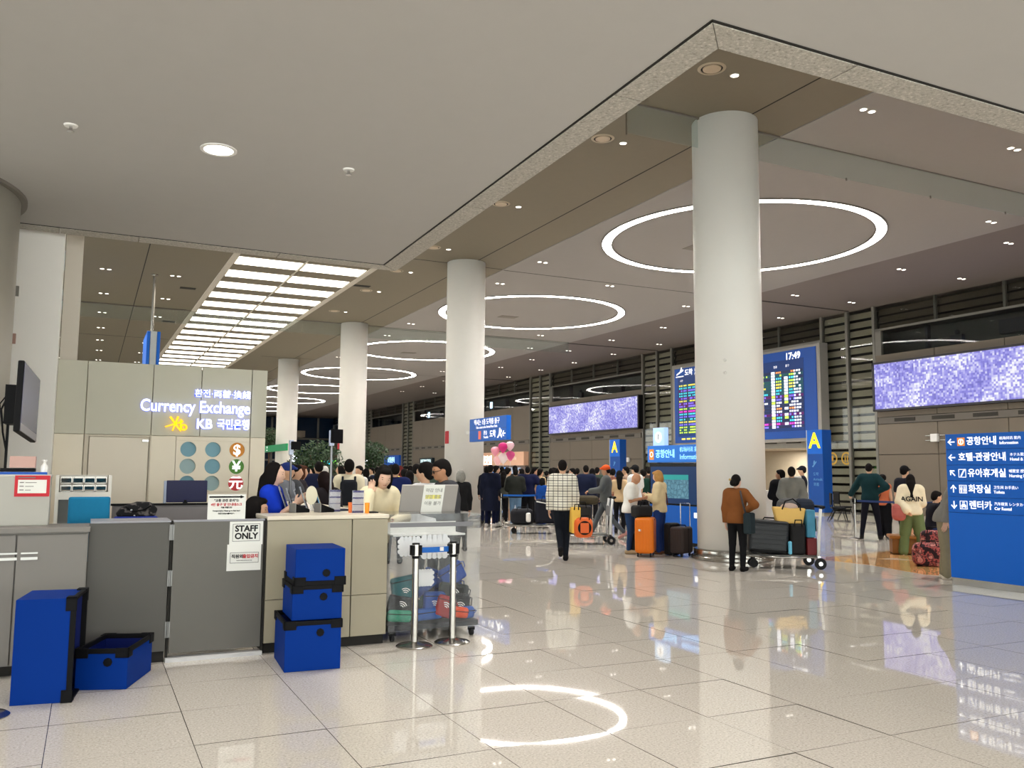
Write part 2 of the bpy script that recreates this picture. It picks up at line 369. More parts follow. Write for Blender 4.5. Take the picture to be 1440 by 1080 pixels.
# ------------------------------------------------------------------ columns
cols = [(10.84, 12.8), (10.84, 25.7), (10.84, 39.1), (10.84, 54.0), (10.84, 67.5), (10.84, 81)]
for k, (x, y) in enumerate(cols):
    o = MB().lathe([(0.63,0.0),(0.63,ZC)], 64).build('column', M_COL, None, True, loc=(x, y, 0), kind='structure',
        label=['tall round white column with steel foot behind the woman in brown', 'round white column with the blue arrivals sign', 'third round white column of the row', 'fourth round white column with the green sign', 'fifth round white column', 'sixth round white column'][k])
    MB().lathe([(0.64,0.0),(0.74,0.0),(0.755,0.015),(0.755,0.06),(0.74,0.075),(0.70,0.08),(0.70,0.17),(0.69,0.19),(0.64,0.2)], 64).build('base_ring', M_STEEL, o, 40)
    if k == 0:
        dlo = MB()
        for zz in (3.42, 3.65): dlo.ball((-0.46, -0.44, zz), 0.03, 10)
        dlo.build('button', M_WHITEP, o, True)
    if k in (1, 2):
        rb = MB().box(-0.66, -0.6, -0.17, 0.07, 2.45, 2.85).build('fire_notice', M_RED, o, loc=(0.02, 0, 0), label='small red notice')
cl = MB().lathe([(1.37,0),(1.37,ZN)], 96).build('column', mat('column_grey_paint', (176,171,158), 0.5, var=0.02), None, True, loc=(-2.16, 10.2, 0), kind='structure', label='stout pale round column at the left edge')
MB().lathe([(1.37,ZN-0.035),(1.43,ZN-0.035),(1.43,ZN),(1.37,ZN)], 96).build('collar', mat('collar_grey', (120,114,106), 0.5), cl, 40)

# ------------------------------------------------------------------ right-hand wall
wr = MB().box(XW+1.1, XW+1.3, FY0, 28.3, 0, ZC).box(XW+1.1, XW+1.3, 36.6, FY1, 0, ZC).box(XW+1.1, XW+1.3, 28.3, 36.6, 2.8, ZC).build('wall_right', mat('wall_back_dark', (44,40,36), 0.8), kind='structure', label='long right-hand wall with louvres, screens and panels')
blocks = [(13.6, 24.75), (41.2, 52.4), (55.4, 66.6), (69.5, 80.7), (83.9, 95), (98, 112)]
BAY = (27.55, 38.4)
gr_me = None
M_GRILLE = mat('grille_grey', (112,106,98), 0.5)
M_SLOT = mat('gallery_dark', (52,54,52), 0.5, var=0.15, scale=0.8)
for bi, (y0, y1) in enumerate(blocks):
    near = bi < 2
    n = 4; dy = (y1-y0)/n
    for zz0, zz1 in ((0.0, 2.34), (2.36, 3.56)):
        for k in range(n):
            MB().box(XW, XW+0.12, y0+k*dy+0.012, y0+(k+1)*dy-0.012, zz0, zz1).build('panel', M_TAUPE, wr, bevel=0.004)
    MB().box(XW+0.04, XW+0.12, y0+0.25, y1-0.02, 3.58, 3.84).build('grille_band', M_GRILLE, wr)
    b = MB()
    for k in range(6):
        yy = y0+0.9+k*(y1-y0-1)/6
        b.box(XW+0.03, XW+0.1, yy, yy+0.95, 3.65, 3.79)
        for r in range(3): b.box(XW+0.02, XW+0.05, yy, yy+0.95, 3.665+r*0.045, 3.68+r*0.045)
    b.build('vent', mat('vent_dark', (62,58,52), 0.6), wr)
    for k in range(n):
        MB().box(XW, XW+0.12, y0+k*dy+0.012, y0+(k+1)*dy-0.012, 3.86, 6.36).build('panel', M_TAUPE, wr, bevel=0.004)
    b = MB().box(XW+0.1, XW+0.9, y0, y1, 6.3, 6.36).box(XW+0.1, XW+0.9, y0, y1, 7.36, 7.42).box(XW+0.85, XW+0.9, y0, y1, 6.36, 7.36).box(XW+0.1,XW+0.9,y0,y0+0.05,6.3,7.4).box(XW+0.1,XW+0.9,y1-0.05,y1,6.3,7.4)
    b.build('gallery_recess', M_SLOT, wr)
    b = MB().box(XW, XW+0.14, y0, y1, 7.36, 7.44).box(XW, XW+0.14, y1-0.35, y1, 6.36, 7.4).box(XW, XW+0.14, y0, y0+0.08, 6.36, 7.4)
    b.build('gallery_frame', M_POST, wr)
    MB().box(XW+0.06, XW+0.075, y0, y1, 6.36, 7.36).build('gallery_glass', G_WALL, wr)
    b = MB().box(XW+0.5, XW+0.8, y0+5.1, y0+6.1, 6.6, 7.1).box(XW+0.5, XW+0.8, y0+3.0, y0+3.12, 6.36, 6.8).box(XW+0.4, XW+0.6, y1-2.2, y1-2.1, 6.36, 7.36)
    if bi < 3: b.ball((XW+0.5, y1-3.4, 6.9), 0.11).box(XW+0.4, XW+0.6, y1-3.65, y1-3.15, 6.36, 6.8)
    b.build('gallery_fitting', mat('gallery_item', (26,28,40), 0.5), wr)
    if bi == 3 or bi == 2:
        MB().box(XW+0.02, XW+0.05, y1-4.6, y1-4.2, 6.55, 7.05).build('exit_lamp', mat('exit_cyan', (190,225,255), 0.5, emit=2.0), wr)
# louvres: slats between the posts, one by one where they show, joined further off
gaps = [(24.75, 27.55), (38.4, 41.2), (52.4, 55.4), (66.6, 69.5), (80.7, 83.9), (95, 98)]
def slat_mesh(L, m):
    return MB().add([(0.0,0.015,0),(0.02,0.015,-0.02),(0.10,0.015,0.22),(0.08,0.015,0.24),(0.0,L-0.015,0),(0.02,L-0.015,-0.02),(0.10,L-0.015,0.22),(0.08,L-0.015,0.24)],
        [(0,1,2,3),(7,6,5,4),(0,4,5,1),(1,5,6,2),(2,6,7,3),(3,7,4,0)]).mesh('slat', m)
for gi, (y0, y1) in enumerate(gaps):
    L = (y1-y0)/2
    if gi < 2:
        me = slat_mesh(L, M_LOUV)
        for h in range(2):
            for k in range(23): put('slat', me, wr, (XW+0.16, y0+h*L, 0.12+k*0.36))
    else:
        b = MB(); src = slat_mesh(L, M_LOUV)
        V = [tuple(v.co) for v in src.vertices]; F_ = [tuple(p.vertices) for p in src.polygons]
        for h in range(2):
            for k in range(23): b.add(V, F_, Matrix.Translation((XW+0.16, y0+h*L, 0.12+k*0.36)))
        b.build('louvre_slats', M_LOUV, wr, kind='stuff')
    for yy in (y0, y0+L, y1):
        rbox('post', XW-0.02, XW+0.16, yy-0.06, yy+0.06, 0, ZC, M_POST, wr)
    MB().box(XW+0.05, XW+0.065, y0+0.06, y1-0.06, 0.02, ZC-0.02).build('pane', G_WALL, wr)
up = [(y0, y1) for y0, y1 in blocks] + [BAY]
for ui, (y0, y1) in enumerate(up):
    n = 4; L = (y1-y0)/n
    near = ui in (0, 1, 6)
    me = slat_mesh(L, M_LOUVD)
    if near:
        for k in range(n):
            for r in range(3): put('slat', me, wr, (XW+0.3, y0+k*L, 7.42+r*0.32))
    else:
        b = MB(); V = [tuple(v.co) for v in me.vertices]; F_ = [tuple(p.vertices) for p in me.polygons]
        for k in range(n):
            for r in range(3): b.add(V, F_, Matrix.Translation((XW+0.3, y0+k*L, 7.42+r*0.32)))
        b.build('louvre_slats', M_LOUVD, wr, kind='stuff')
    for k in range(1, n): rbox('post', XW+0.1, XW+0.2, y0+k*L-0.05, y0+k*L+0.05, 7.42, ZC, M_POST, wr)
    MB().box(XW+0.05, XW+0.06, y0, y1, 7.44, ZC-0.02).build('pane', G_WALL, wr)
# the gate bay under the flight board
b = MB().box(XW, XW+0.3, BAY[0]+0.1, 28.45, 0, 3.2).box(XW, XW+0.3, 36.5, BAY[1], 0, 3.2).box(XW, XW+0.3, 28.45, 36.5, 2.72, 3.2)
b.build('gate_surround', mat('gate_grey', (150,146,138), 0.5), wr)
b = MB()
for k in range(5): b.box(XW-0.02, XW+0.05, 28.9+k*1.5, 29.8+k*1.5, 2.93, 3.05)
b.build('vent', MATS['vent_dark'], wr)
b = MB().box(XW+0.3, XW+3.5, 36.5, 36.6, 0, 2.8).box(XW+0.3, XW+3.5, 28.3, 28.4, 0, 2.8).box(XW+3.5, XW+3.6, 28.3, 36.6, 0, 2.8).box(XW+0.3, XW+3.6, 28.3, 36.6, 2.72, 2.8)
b.build('gate_lobby', mat('lobby_wall', (160,147,126), 0.6), wr)
MB().box(XW+3.4, XW+3.5, 29.6, 31.4, 0, 2.4).build('lobby_door', mat('lobby_glass', (122,128,122), 0.2), wr)
b = MB().box(XW+3.36, XW+3.42, 29.55, 29.65, 0, 2.45).box(XW+3.36, XW+3.42, 31.35, 31.45, 0, 2.45).box(XW+3.36, XW+3.42, 30.45, 30.52, 0, 2.4).build('door_frame', M_POST, wr)
MB().box(XW, XW+0.15, 27.5, BAY[1], 3.2, 7.4).build('panel', MATS['gate_grey'], wr)
lobl = bpy.data.lights.new('lobby_fill', 'AREA'); lobl.energy = 170; lobl.size = 1.5; lobl.color = WARM  # added fill that brightens the gate lobby; no fixture there
lo = bpy.data.objects.new('lobby_fill', lobl); lo.location = (XW+2, 32, 2.68); C.objects.link(lo)
# small white boxes fixed to the panels
for k, (y, z, s) in enumerate(((22.05, 2.95, 0.3), (42.6, 2.3, 0.26), (43.4, 2.72, 0.35))):
    e = rbox('wall_speaker_mount', XW-0.14, XW, y-s/2, y+s/2, z-s/2, z+s/2, M_WHITEP, None, 0.02, label=['small white box with side brackets on the taupe wall right of pylon', 'small white wall box left of the far letter A pylon', 'pale wall box above the men right of the far pylon'][k], cat='wall box')
    if k == 0: MB().box(XW-0.06, XW, y-0.42, y+0.42, z+0.08, z+0.1).box(XW-0.06, XW, y-0.42, y+0.42, z-0.1, z-0.08).build('bracket', M_STEEL, e)
# ------------------------------------------------------------------ ceiling lights
ring0 = None
names = ['nearest large ring light in the white ceiling, behind the big column', 'second large ring light, beyond the second column', 'third large ring light from the near end', 'fourth ring light from the near end', 'fifth ring light from the near end', 'sixth ring light, far down the hall', 'seventh ring light, at the far end']
M_RIM = mat('ring_rim', (120,114,110), 0.5)
for k in range(7):
    cy = 19.35+13.3*k
    if k == 0:
        ring0 = thing('ring_light_mount', names[0], 'ceiling light', (16.85, cy, ZC-0.02), group='ring lights along the white ceiling')
        MB().lathe([(3.74,0.01),(3.74,-0.02),(4.0,-0.02),(4.0,0.01)], 128).build('diffuser', M_RING, ring0, 40)
        MB().lathe([(4.0,0.01),(4.0,-0.03),(4.05,-0.03),(4.05,0.01)], 128).lathe([(3.69,0.01),(3.69,-0.03),(3.74,-0.03),(3.74,0.01)], 128).build('rim', M_RIM, ring0, 40)
    else: dup(ring0, (16.85, cy, ZC-0.02), None, names[k])
    if k < 3: MB().box(-0.4,0.4,-0.25,0.25,-0.012,0.01).build('ceiling_vent', MATS['grille_grey'], None, loc=(16.3, cy+1.2, ZC-0.02), label='flat square vent inside the %s ring light' % ['nearest','second','third'][k], cat='vent')
pl = thing('ceiling_light_panel', 'long bright panel of luminous bars in the tan ceiling', 'ceiling light')
bar = MB().box(-1.02,1.02,-0.52,0.52,-0.012,0.004).mesh('luminous_bar', M_BARL)
M_PANF = mat('panel_frame', (205,198,186), 0.6)
fr = MB()
ny = 18
def px0(y): return 3.95-(y-28)*0.013
for k in range(ny):
    y = 26.65+2.07*k; x = px0(y)
    for h in (0, 1): put('luminous_bar', bar, pl, (x+1.06+h*2.16, y, ZC-0.004))
pm = MB()
ya, yb = 25.6, 26.65+2.07*17+0.9
xa, xb = px0(ya), px0(yb)
pm.prism([(xa-0.2,ya),(xa,ya),(xb,yb),(xb-0.2,yb)], ZC-0.03, ZC+0.01).prism([(xa+4.28,ya),(xa+4.48,ya),(xb+4.48,yb),(xb+4.28,yb)], ZC-0.03, ZC+0.01)
pm.prism([(xa+2.11,ya),(xa+2.15,ya),(xb+2.15,yb),(xb+2.11,yb)], ZC-0.03, ZC+0.01).box(xa-0.2, xa+4.48, ya-0.2, ya, ZC-0.03, ZC+0.01).box(xb-0.2, xb+4.48, yb, yb+0.2, ZC-0.03, ZC+0.01)
pm.build('frame', M_PANF, pl)
def downlight(x, y, z, r, label, group, rim=True):
    o = thing('downlight', label, 'downlight', (x, y, z), group=group)
    MB().lathe([(0,0),(r,0),(r,-0.006),(0,-0.006)], 20).build('lens', M_LAMP, o)
    MB().lathe([(r,0),(r,-0.01),(r*1.25,-0.01),(r*1.25,0)], 20).build('trim_ring', M_WHITEP, o)
    return o
downlight(0.88, 7.73, ZN, 0.125, 'round white downlight in the low ceiling over the kiosk', None)
for x, y, t in ((-0.28, 7.72, 'left of'), (2.04, 7.70, 'right of')):
    o = thing('sprinkler_head', 'small chrome sprinkler in the low ceiling %s the round downlight' % t, 'sprinkler', (x, y, ZN))
    MB().lathe([(0,0),(0.055,0),(0.05,-0.012),(0,-0.012)], 16).build('escutcheon', M_WHITEP, o, 40)
    MB().cyl((0,0,-0.01),(0,0,-0.05),0.014).lathe([(0,-0.05),(0.028,-0.05),(0.028,-0.055),(0,-0.055)], 12).build('deflector', M_CHROME, o)
# tan strip beside the columns: a round air diffuser and a small downlight, again and again
ord_ = ['nearest', 'second', 'third', 'fourth', 'fifth', 'sixth', 'seventh', 'eighth']
dv = None; dl = None
for k, y in enumerate((11.06, 14.52, 19.4, 24.25, 27.75, 31.4, 36.2)):
    lab = '%s round air diffuser in the tan ceiling beside the granite edge' % ord_[k]
    if dv is None:
        dv = thing('ceiling_vent', lab, 'vent', (9.12, y, ZC), group='round air diffusers in the tan ceiling')
        MB().lathe([(0,-0.02),(0.15,-0.02),(0.155,0),(0,0)], 28).build('disc', mat('diffuser_cream', (196,178,154), 0.5), dv, 40)
        MB().lathe([(0.155,0),(0.16,-0.002),(0.185,-0.002),(0.185,0)], 28).build('slot', M_DARKGAP, dv, 40)
        MB().lathe([(0.185,0),(0.185,-0.012),(0.225,-0.012),(0.24,0)], 28).build('flange', mat('diffuser_rim', (176,162,140), 0.5), dv, 40)
    else: dup(dv, (9.12, y, ZC), None, lab)
    lab = '%s small downlight in the tan ceiling, right of a round diffuser' % ord_[k]
    dl = downlight(9.63, y+0.02, ZC, 0.065, lab, 'small downlights in the tan ceiling') if dl is None else dup(dl, (9.63, y+0.02, ZC), None, lab)
pair = None
def lampair(x, y, z, label, group):
    global pair
    if pair is None:
        pair = thing('downlight', label, 'downlight', (x, y, z), group=group)
        for s in (-1, 1): MB().lathe([(0,0),(0.06,0),(0.06,-0.006),(0,-0.006)], 16, c=(s*0.11,0,0)).build('lens', M_LAMP, pair)
        MB().lathe([(0.06,0),(0.06,-0.01),(0.078,-0.01),(0.078,0)], 16, c=(-0.11,0,0)).lathe([(0.06,0),(0.06,-0.01),(0.078,-0.01),(0.078,0)], 16, c=(0.11,0,0)).build('trim_ring', M_WHITEP, pair)
    else: dup(pair, (x, y, z), None, label, group)
WH = [(12.78,11.05),(17.04,11.04),(21.3,11.04),(21.53,14.69),(12.94,24.3),(13.08,27.85),(21.68,28.16),(21.6,24.5),(20.0,37.75),(13.1,37.6),(16.8,26.3),(16.8,41),(21.6,42),(13.2,41.5),(21.5,51),(13.2,51),(21.5,55)]
near_of = {0: 'nearest', 1: 'second', 2: 'third', 3: 'fourth', 4: 'fifth', 5: 'sixth', 6: 'seventh', 7: 'eighth', 8: 'ninth', 9: 'tenth', 10: 'eleventh', 11: 'twelfth', 12: 'thirteenth'}
for side, sel in (('column', [p for p in WH if p[0] < 15]), ('middle', [p for p in WH if 15 <= p[0] < 18]), ('wall', [p for p in WH if p[0] >= 18])):
    for k, (x, y) in enumerate(sorted(sel, key=lambda p: p[1])): lampair(x, y, ZC-0.02, 'pair of small downlights in the white ceiling, %s one along its %s' % (near_of[k], {'column':'column side','middle':'middle','wall':'wall side'}[side]), 'paired downlights in the white ceiling')
for k, y in enumerate((15.9, 19.65, 24.5, 28.45, 33, 37.5, 42, 46.5, 51, 56, 61, 66, 71)):
    for x, t in ((24.05, 'ring side'), (27.05, 'wall side')): lampair(x, y, ZC, 'small downlight pair in the grey brown ceiling, %s row, %s' % (near_of[k], t), 'paired downlights along the right wall')
for x, t in ((-1.9, 'left row'), (0.15, 'middle row'), (2.4, 'row nearest the luminous panel')):
    for k, y in enumerate((32.2, 36.8, 41.4, 46, 50.5, 55, 60)):
        lampair(x, y, ZC, 'small downlight pair above the kiosk wall, %s, %s one' % (t, near_of[k]), 'paired downlights above the kiosk wall')
for k, (x, y) in enumerate(((3.0,34.2),(2.95,42.5))):
    rbox('ceiling_vent', x-0.28, x+0.28, y-0.16, y+0.16, ZC-0.012, ZC+0.01, M_DARKGAP, None, 0, label='black slot vent in the tan ceiling left of the luminous panel, %s one' % ('nearer', 'farther')[k], cat='vent')
rbox('ceiling_vent', 6.9, 7.5, 30.2, 30.4, ZC+0.2, ZC+0.21, M_DARKGAP, None, 0) if False else None
for k, (x, y) in enumerate(((8.75,30.7),)):
    rbox('ceiling_vent', x-0.3, x+0.3, y-0.14, y+0.14, ZC-0.012, ZC+0.01, M_DARKGAP, None, 0, label='black slot vent right of the luminous ceiling panel', cat='vent')
# glass smoke barriers hanging from the ceiling
def barrier(y, segs, label, drop=0.6, z=ZC):
    o = thing('smoke_barrier_mount', label, 'glass barrier', (0, y, z))
    for x0, x1 in segs:
        MB().box(x0+0.006, x1-0.006, -0.006, 0.006, -drop, 0.0).build('glass_pane', G_BARRIER, o)
    MB().box(segs[0][0], segs[-1][1], -0.02, 0.02, -0.035, 0.01).build('top_rail', MATS['grille_grey'], o)
    b = MB()
    for x0, x1 in segs[1:]: b.box(x0-0.012, x0+0.012, -0.012, 0.012, -drop-0.03, -drop+0.03)
    b.box(segs[0][0]-0.01, segs[0][0]+0.01, -0.012, 0.012, -drop-0.04, 0)
    b.build('clip', M_STEEL, o); return o
barrier(12.8, [(8.55,10.19),(11.49,14.1),(14.1,16.7),(16.7,19.3),(19.3,22.0)], 'green-tinted glass smoke barrier hanging either side of the big near column')
barrier(39.1, [(-6,-3),(-3,0),(0,3),(3,5.7),(5.7,8.4),(8.4,10.19),(11.49,14.2),(14.2,17),(17,19.8),(19.8,22.4)], 'glass smoke barrier across the hall at the third column')
# the little blue sign hung on a pole, and two exit lamps high on the left
o = thing('hanging_sign', 'blue double sign hanging on a steel pole above the kiosk wall', 'sign', (1.72, 32.3, 0))
MB().cyl((0,0,5.9),(0,0,ZC),0.05).lathe([(0.05,ZC-0.03),(0.12,ZC-0.03),(0.12,ZC),(0.05,ZC)],16).build('pole', M_STEEL, o, 40)
MB().box(-0.1,0.1,-1.2,1.2,4.9,6.2).build('core', mat('sign_core_grey', (180,186,190), 0.4), o, bevel=0.01)
for s in (-1, 1): MB().box(s*0.16-0.05,s*0.16+0.05,-1.2,1.2,4.95,6.2).build('sign_face', M_BLUE, o, bevel=0.01)
for k, (y, z) in enumerate(((27.5, 7.55), (27.5, 6.4))):
    o = thing('exit_sign', '%s pale lit exit sign beside the tall white panel' % ('upper', 'lower')[k], 'exit sign', (-1.05, y, z))
    MB().box(-0.1,0.1,-0.05,0.05,-0.3,0.3).build('lit_face', mat('exit_lit', (205,235,250), 0.5, emit=1.6), o)
    MB().box(-0.02,0.02,-0.02,0.02,0.3,ZC-z).build('hanger', M_STEEL, o)

# ------------------------------------------------------------------ screens on the right wall
for k, (y0, y1, lab) in enumerate(((14.2, 24.5, 'long violet sparkling video screen on the wall above the blue directory'), (41.22, 51.9, 'long violet sparkling video screen above the far letter A pylon'))):
    o = thing('video_screen_mount', lab, 'screen', (XW-0.3, (y0+y1)/2, 5.05))
    h = (y1-y0)/2
    MB().box(-0.02,0.0,-h,h,-0.9,0.9).build('display', MATS.get('led') or led_wall('led', SCREEN_E), o)
    MB().box(0.0,0.3,-h-0.1,h+0.1,-0.98,0.98).build('casing', M_BLACK, o, bevel=0.02)
    b = MB()
    for y_, z_, a, c_ in ((-h-0.1,-0.98,0.09,1.96),(h+0.01,-0.98,0.09,1.96)): b.box(-0.05,0.0,y_,y_+a,z_,z_+c_)
    b.box(-0.05,0,-h-0.1,h+0.1,0.9,0.98).box(-0.05,0,-h-0.1,h+0.1,-0.98,-0.9).build('bezel', mat('bezel_grey', (58,56,62), 0.4), o)
# ------------------------------------------------------------------ flight board
o = thing('flight_board_mount', 'big blue arrivals board with coloured rows and a clock reading 17:49', 'screen', (27.9, 32.3, 0))
MB().box(0.02,0.5,-5.2,5.2,2.98,7.2).build('frame', mat('board_frame', (150,146,140), 0.4, 0.3), o, bevel=0.02)
MB().box(0.4,0.62,-4.6,4.6,3.3,3.5).box(0.4,0.62,-4.6,4.6,6.6,6.8).build('bracket', M_POST, o)
MB().box(-0.02,0.05,-5.0,5.0,3.12,7.06).build('blue_field', M_BOARD, o, bevel=0.01)
M_SCR = mat('board_screen', (12,50,112), 0.35, emit=0.35, var=0.02)
for y0, y1 in ((0.15, 4.7), (-4.3, -0.15)): MB().box(-0.03,-0.0,y0,y1,3.45,6.65).build('screen_field', M_SCR, o)
E_ = {}
for n_, c_ in (('white',(240,244,255)),('cyan',(70,200,225)),('magenta',(225,70,200)),('yellow',(235,215,90)),('orange',(240,150,80)),('violet',(120,110,250)),('lime',(190,225,80))):
    E_[n_] = mat('led_'+n_, c_, 0.5, emit=0.9, var=0.0)
ROWM = {'m': mat('row_magenta', (92,18,96), 0.4, emit=0.35, var=0.0), 'g': mat('row_green', (22,84,92), 0.4, emit=0.3, var=0.0), 'd': mat('row_dark', (30,44,84), 0.4, emit=0.3, var=0.0)}
def flight_list(yL, seed, wide):
    r = random.Random(seed)
    for i in range(19):
        z = 6.12-i*0.137
        kindr = r.choice('mggddm')
        b = MB(); b.k = 0
        b.box(-0.036, -0.03, yL-wide, yL-0.02, z-0.06, z+0.06)
        b.k = 1
        def glyphs(y, n_, wd, h=0.075):
            for q_ in range(n_):
                if r.random() < 0.12: continue
                w_ = wd*r.uniform(0.55, 0.85)
                b.box(-0.042, -0.036, y-q_*wd-w_, y-q_*wd, z-h/2, z+h/2)
        glyphs(yL-0.08, 2, 0.16); glyphs(yL-0.46, 2, 0.14); glyphs(yL-0.85, r.randint(5, 9), 0.115, 0.08)
        b.k = 2
        b.box(-0.044, -0.036, yL-wide*0.52-0.22, yL-wide*0.52, z-0.055, z+0.055)
        if r.random() < 0.75 and i > 1: b.box(-0.044, -0.036, yL-wide*0.72-0.22, yL-wide*0.72, z-0.055, z+0.055)
        b.k = 1
        glyphs(yL-wide*0.52-0.3, 3, 0.12, 0.08); glyphs(yL-wide*0.72-0.3, 3, 0.12, 0.08)
        b.k = 3
        glyphs(yL-wide*0.86-0.02, 3, 0.15, 0.08)
        c1 = {'m': ['magenta','violet'], 'g': ['cyan','cyan','lime','yellow'], 'd': ['white','orange','violet','cyan']}[kindr]
        b.build('flight_row', [ROWM[kindr], E_[r.choice(c1)], E_[r.choice(['white','white','lime'])], E_['white']], o)
flight_list(4.65, 3, 4.45); flight_list(-0.2, 5, 4.05)
text('도착', 0.36, (-0.03, 4.1, 6.78), '-x', M_WTXT, o, bold=0.008)
text('到着 到达', 0.16, (-0.03, 3.3, 6.86), '-x', M_WTXT, o); text('Arrivals', 0.19, (-0.03, 3.3, 6.68), '-x', M_WTXT, o)
flat([[(-.3,-.1),(.3,.12),(.26,.2),(-.28,-.02)], [(-.02,.02),(.1,.32),(.18,.3),(.14,.08)], rect(-.35,.3,-.2,-.15)], (-0.03, 4.5, 6.8), '-x', M_WTXT, 'arrival_symbol', o)
text('17:49', 0.42, (-0.03, -3.2, 6.78), '-x', M_WTXT, o, bold=0.012, name='clock')
for y_, s_ in ((4.5, '시간'), (2.2, '출발지'), (-0.4, '시간'), (-2.45, '현황'), (-3.2, '출구')): text(s_, 0.13, (-0.03, y_, 6.38), '-x', M_WTXT, o)
b = MB()
for q_ in range(9): b.box(-0.042,-0.036, 4.4-q_*0.42-0.3, 4.4-q_*0.42, 3.28, 3.36)
b.build('ticker', E_['yellow'], o)

# ------------------------------------------------------------------ pylons with the letter A
M_AYEL = mat('letter_yellow', (255,212,30), 0.5, emit=1.0, var=0.0)
def pylon(x, y, h, w_, d, label, fz):
    o = thing('gate_pylon', label, 'sign', (x, y, 0))
    MB().box(0.02,d,-w_/2,w_/2,0.06,h).build('body', M_BLUED, o, bevel=0.01)
    MB().box(0.0,0.03,-w_/2,w_/2,h-0.95,h).build('head', M_BLUE, o, bevel=0.006)
    MB().box(-0.02,d+0.02,-w_/2-0.02,w_/2+0.02,0,0.07).build('plinth', M_STEEL, o)
    MB().box(0.0,d,w_/2,w_/2+0.04,0.07,h).build('edge_strip', mat('pale_edge', (178,184,190), 0.3, 0.4), o)
    text('A', 0.85, (-0.005, 0, h-0.45), '-x', M_AYEL, o, 'CENTER', 0.02)
    fl = mat('pylon_print', (96,150,205), 0.5)
    flat([[(-.12,-.1),(.1,.12),(.12,.08),(-.06,-.12)], [(-.05,0),(-.02,.14),(.03,.14),(.02,.03)]], (0.015, 0.05, h-1.35), '-x', fl, 'arrival_symbol', o, 0.008)
    for k_, (s_, z_) in enumerate((('도착', 1.75), ('Arrivals', 1.95), ('到着', 2.15))): text(s_, 0.15, (0.012, 0.12, h-z_), '-x', fl, o)
    return o
pylon(25.7, 25.35, 3.3, 0.78, 0.5, 'tall blue pylon with yellow letter A right of the big column', 1)
pylon(26.2, 40.6, 3.38, 1.0, 0.45, 'far blue pylon with yellow letter A under the far video screen', 1)
# ------------------------------------------------------------------ where a line of sight at a given bearing meets a depth
def bearing(px):
    v = FW + RT*((px-720)/FPX) + DN*((662-540)/FPX)
    return math.atan2(v.x, v.y)
def onY(px, y): return (y*math.tan(bearing(px)), y)
def onD(px, d): a = bearing(px); return (d*math.sin(a), d*math.cos(a))
# ------------------------------------------------------------------ kiosk back wall
KY = 11.9
kw = MB().box(-0.41, 2.11, KY+0.055, KY+0.30, 0, 2.9).build('wall_kiosk', M_CREAM, kind='structure', label='currency exchange booth wall')
for x0, x1 in ((-0.41,-0.085),(-0.075,0.675),(0.685,1.265),(1.275,1.905),(1.915,2.11)):
    MB().box(x0, x1, KY, KY+0.05, 2.02, 2.93).build('panel', M_GREIGE, kw, bevel=0.003)
for x0, x1 in ((-0.41,-0.085),(1.915,2.11)): MB().box(x0, x1, KY, KY+0.05, 0.0, 2.012).build('panel', M_CREAM, kw, bevel=0.003)
MB().box(0.685, 0.985, KY, KY+0.05, 0.0, 2.012).build('panel', M_CREAM, kw, bevel=0.003)
MB().box(0.99, 1.905, KY, KY+0.05, 0.0, 1.30).build('panel', M_CREAM, kw, bevel=0.003)
MB().box(0.99, 1.905, KY, KY+0.05, 1.96, 2.012).build('panel', M_CREAM, kw, bevel=0.003)
dr = put('door_1', None, kind='structure', label='flush cream door in the booth wall')
MB().box(-0.02, 0.66, KY-0.005, KY+0.04, 0.02, 1.985).build('leaf', mat('door_cream', (238,228,210), 0.5, var=0.015), dr, bevel=0.004)
MB().box(-0.075,-0.03,KY-0.01,KY+0.03,0,2.012).box(0.67,0.683,KY-0.01,KY+0.03,0,2.012).box(-0.03,0.67,KY-0.01,KY+0.03,1.99,2.012).build('frame', mat('door_frame_cream', (214,203,184), 0.5), dr)
MB().box(0.58,0.66,KY-0.03,KY,1.93,1.965).build('closer', M_STEEL, dr, bevel=0.004)
hx, hz, hr = (1.14,1.445,1.75), (1.85,1.63,1.41), 0.098
dw, dh = 0.1525, 0.11
M_PORT = [mat('porthole_blue', (120,168,186), 0.35, var=0.05), mat('porthole_pale', (160,186,190), 0.35, var=0.05)]
COIN = [mat('coin_orange', (214,140,40), 0.4), mat('coin_green', (84,142,52), 0.4), mat('coin_red', (206,62,70), 0.4)]
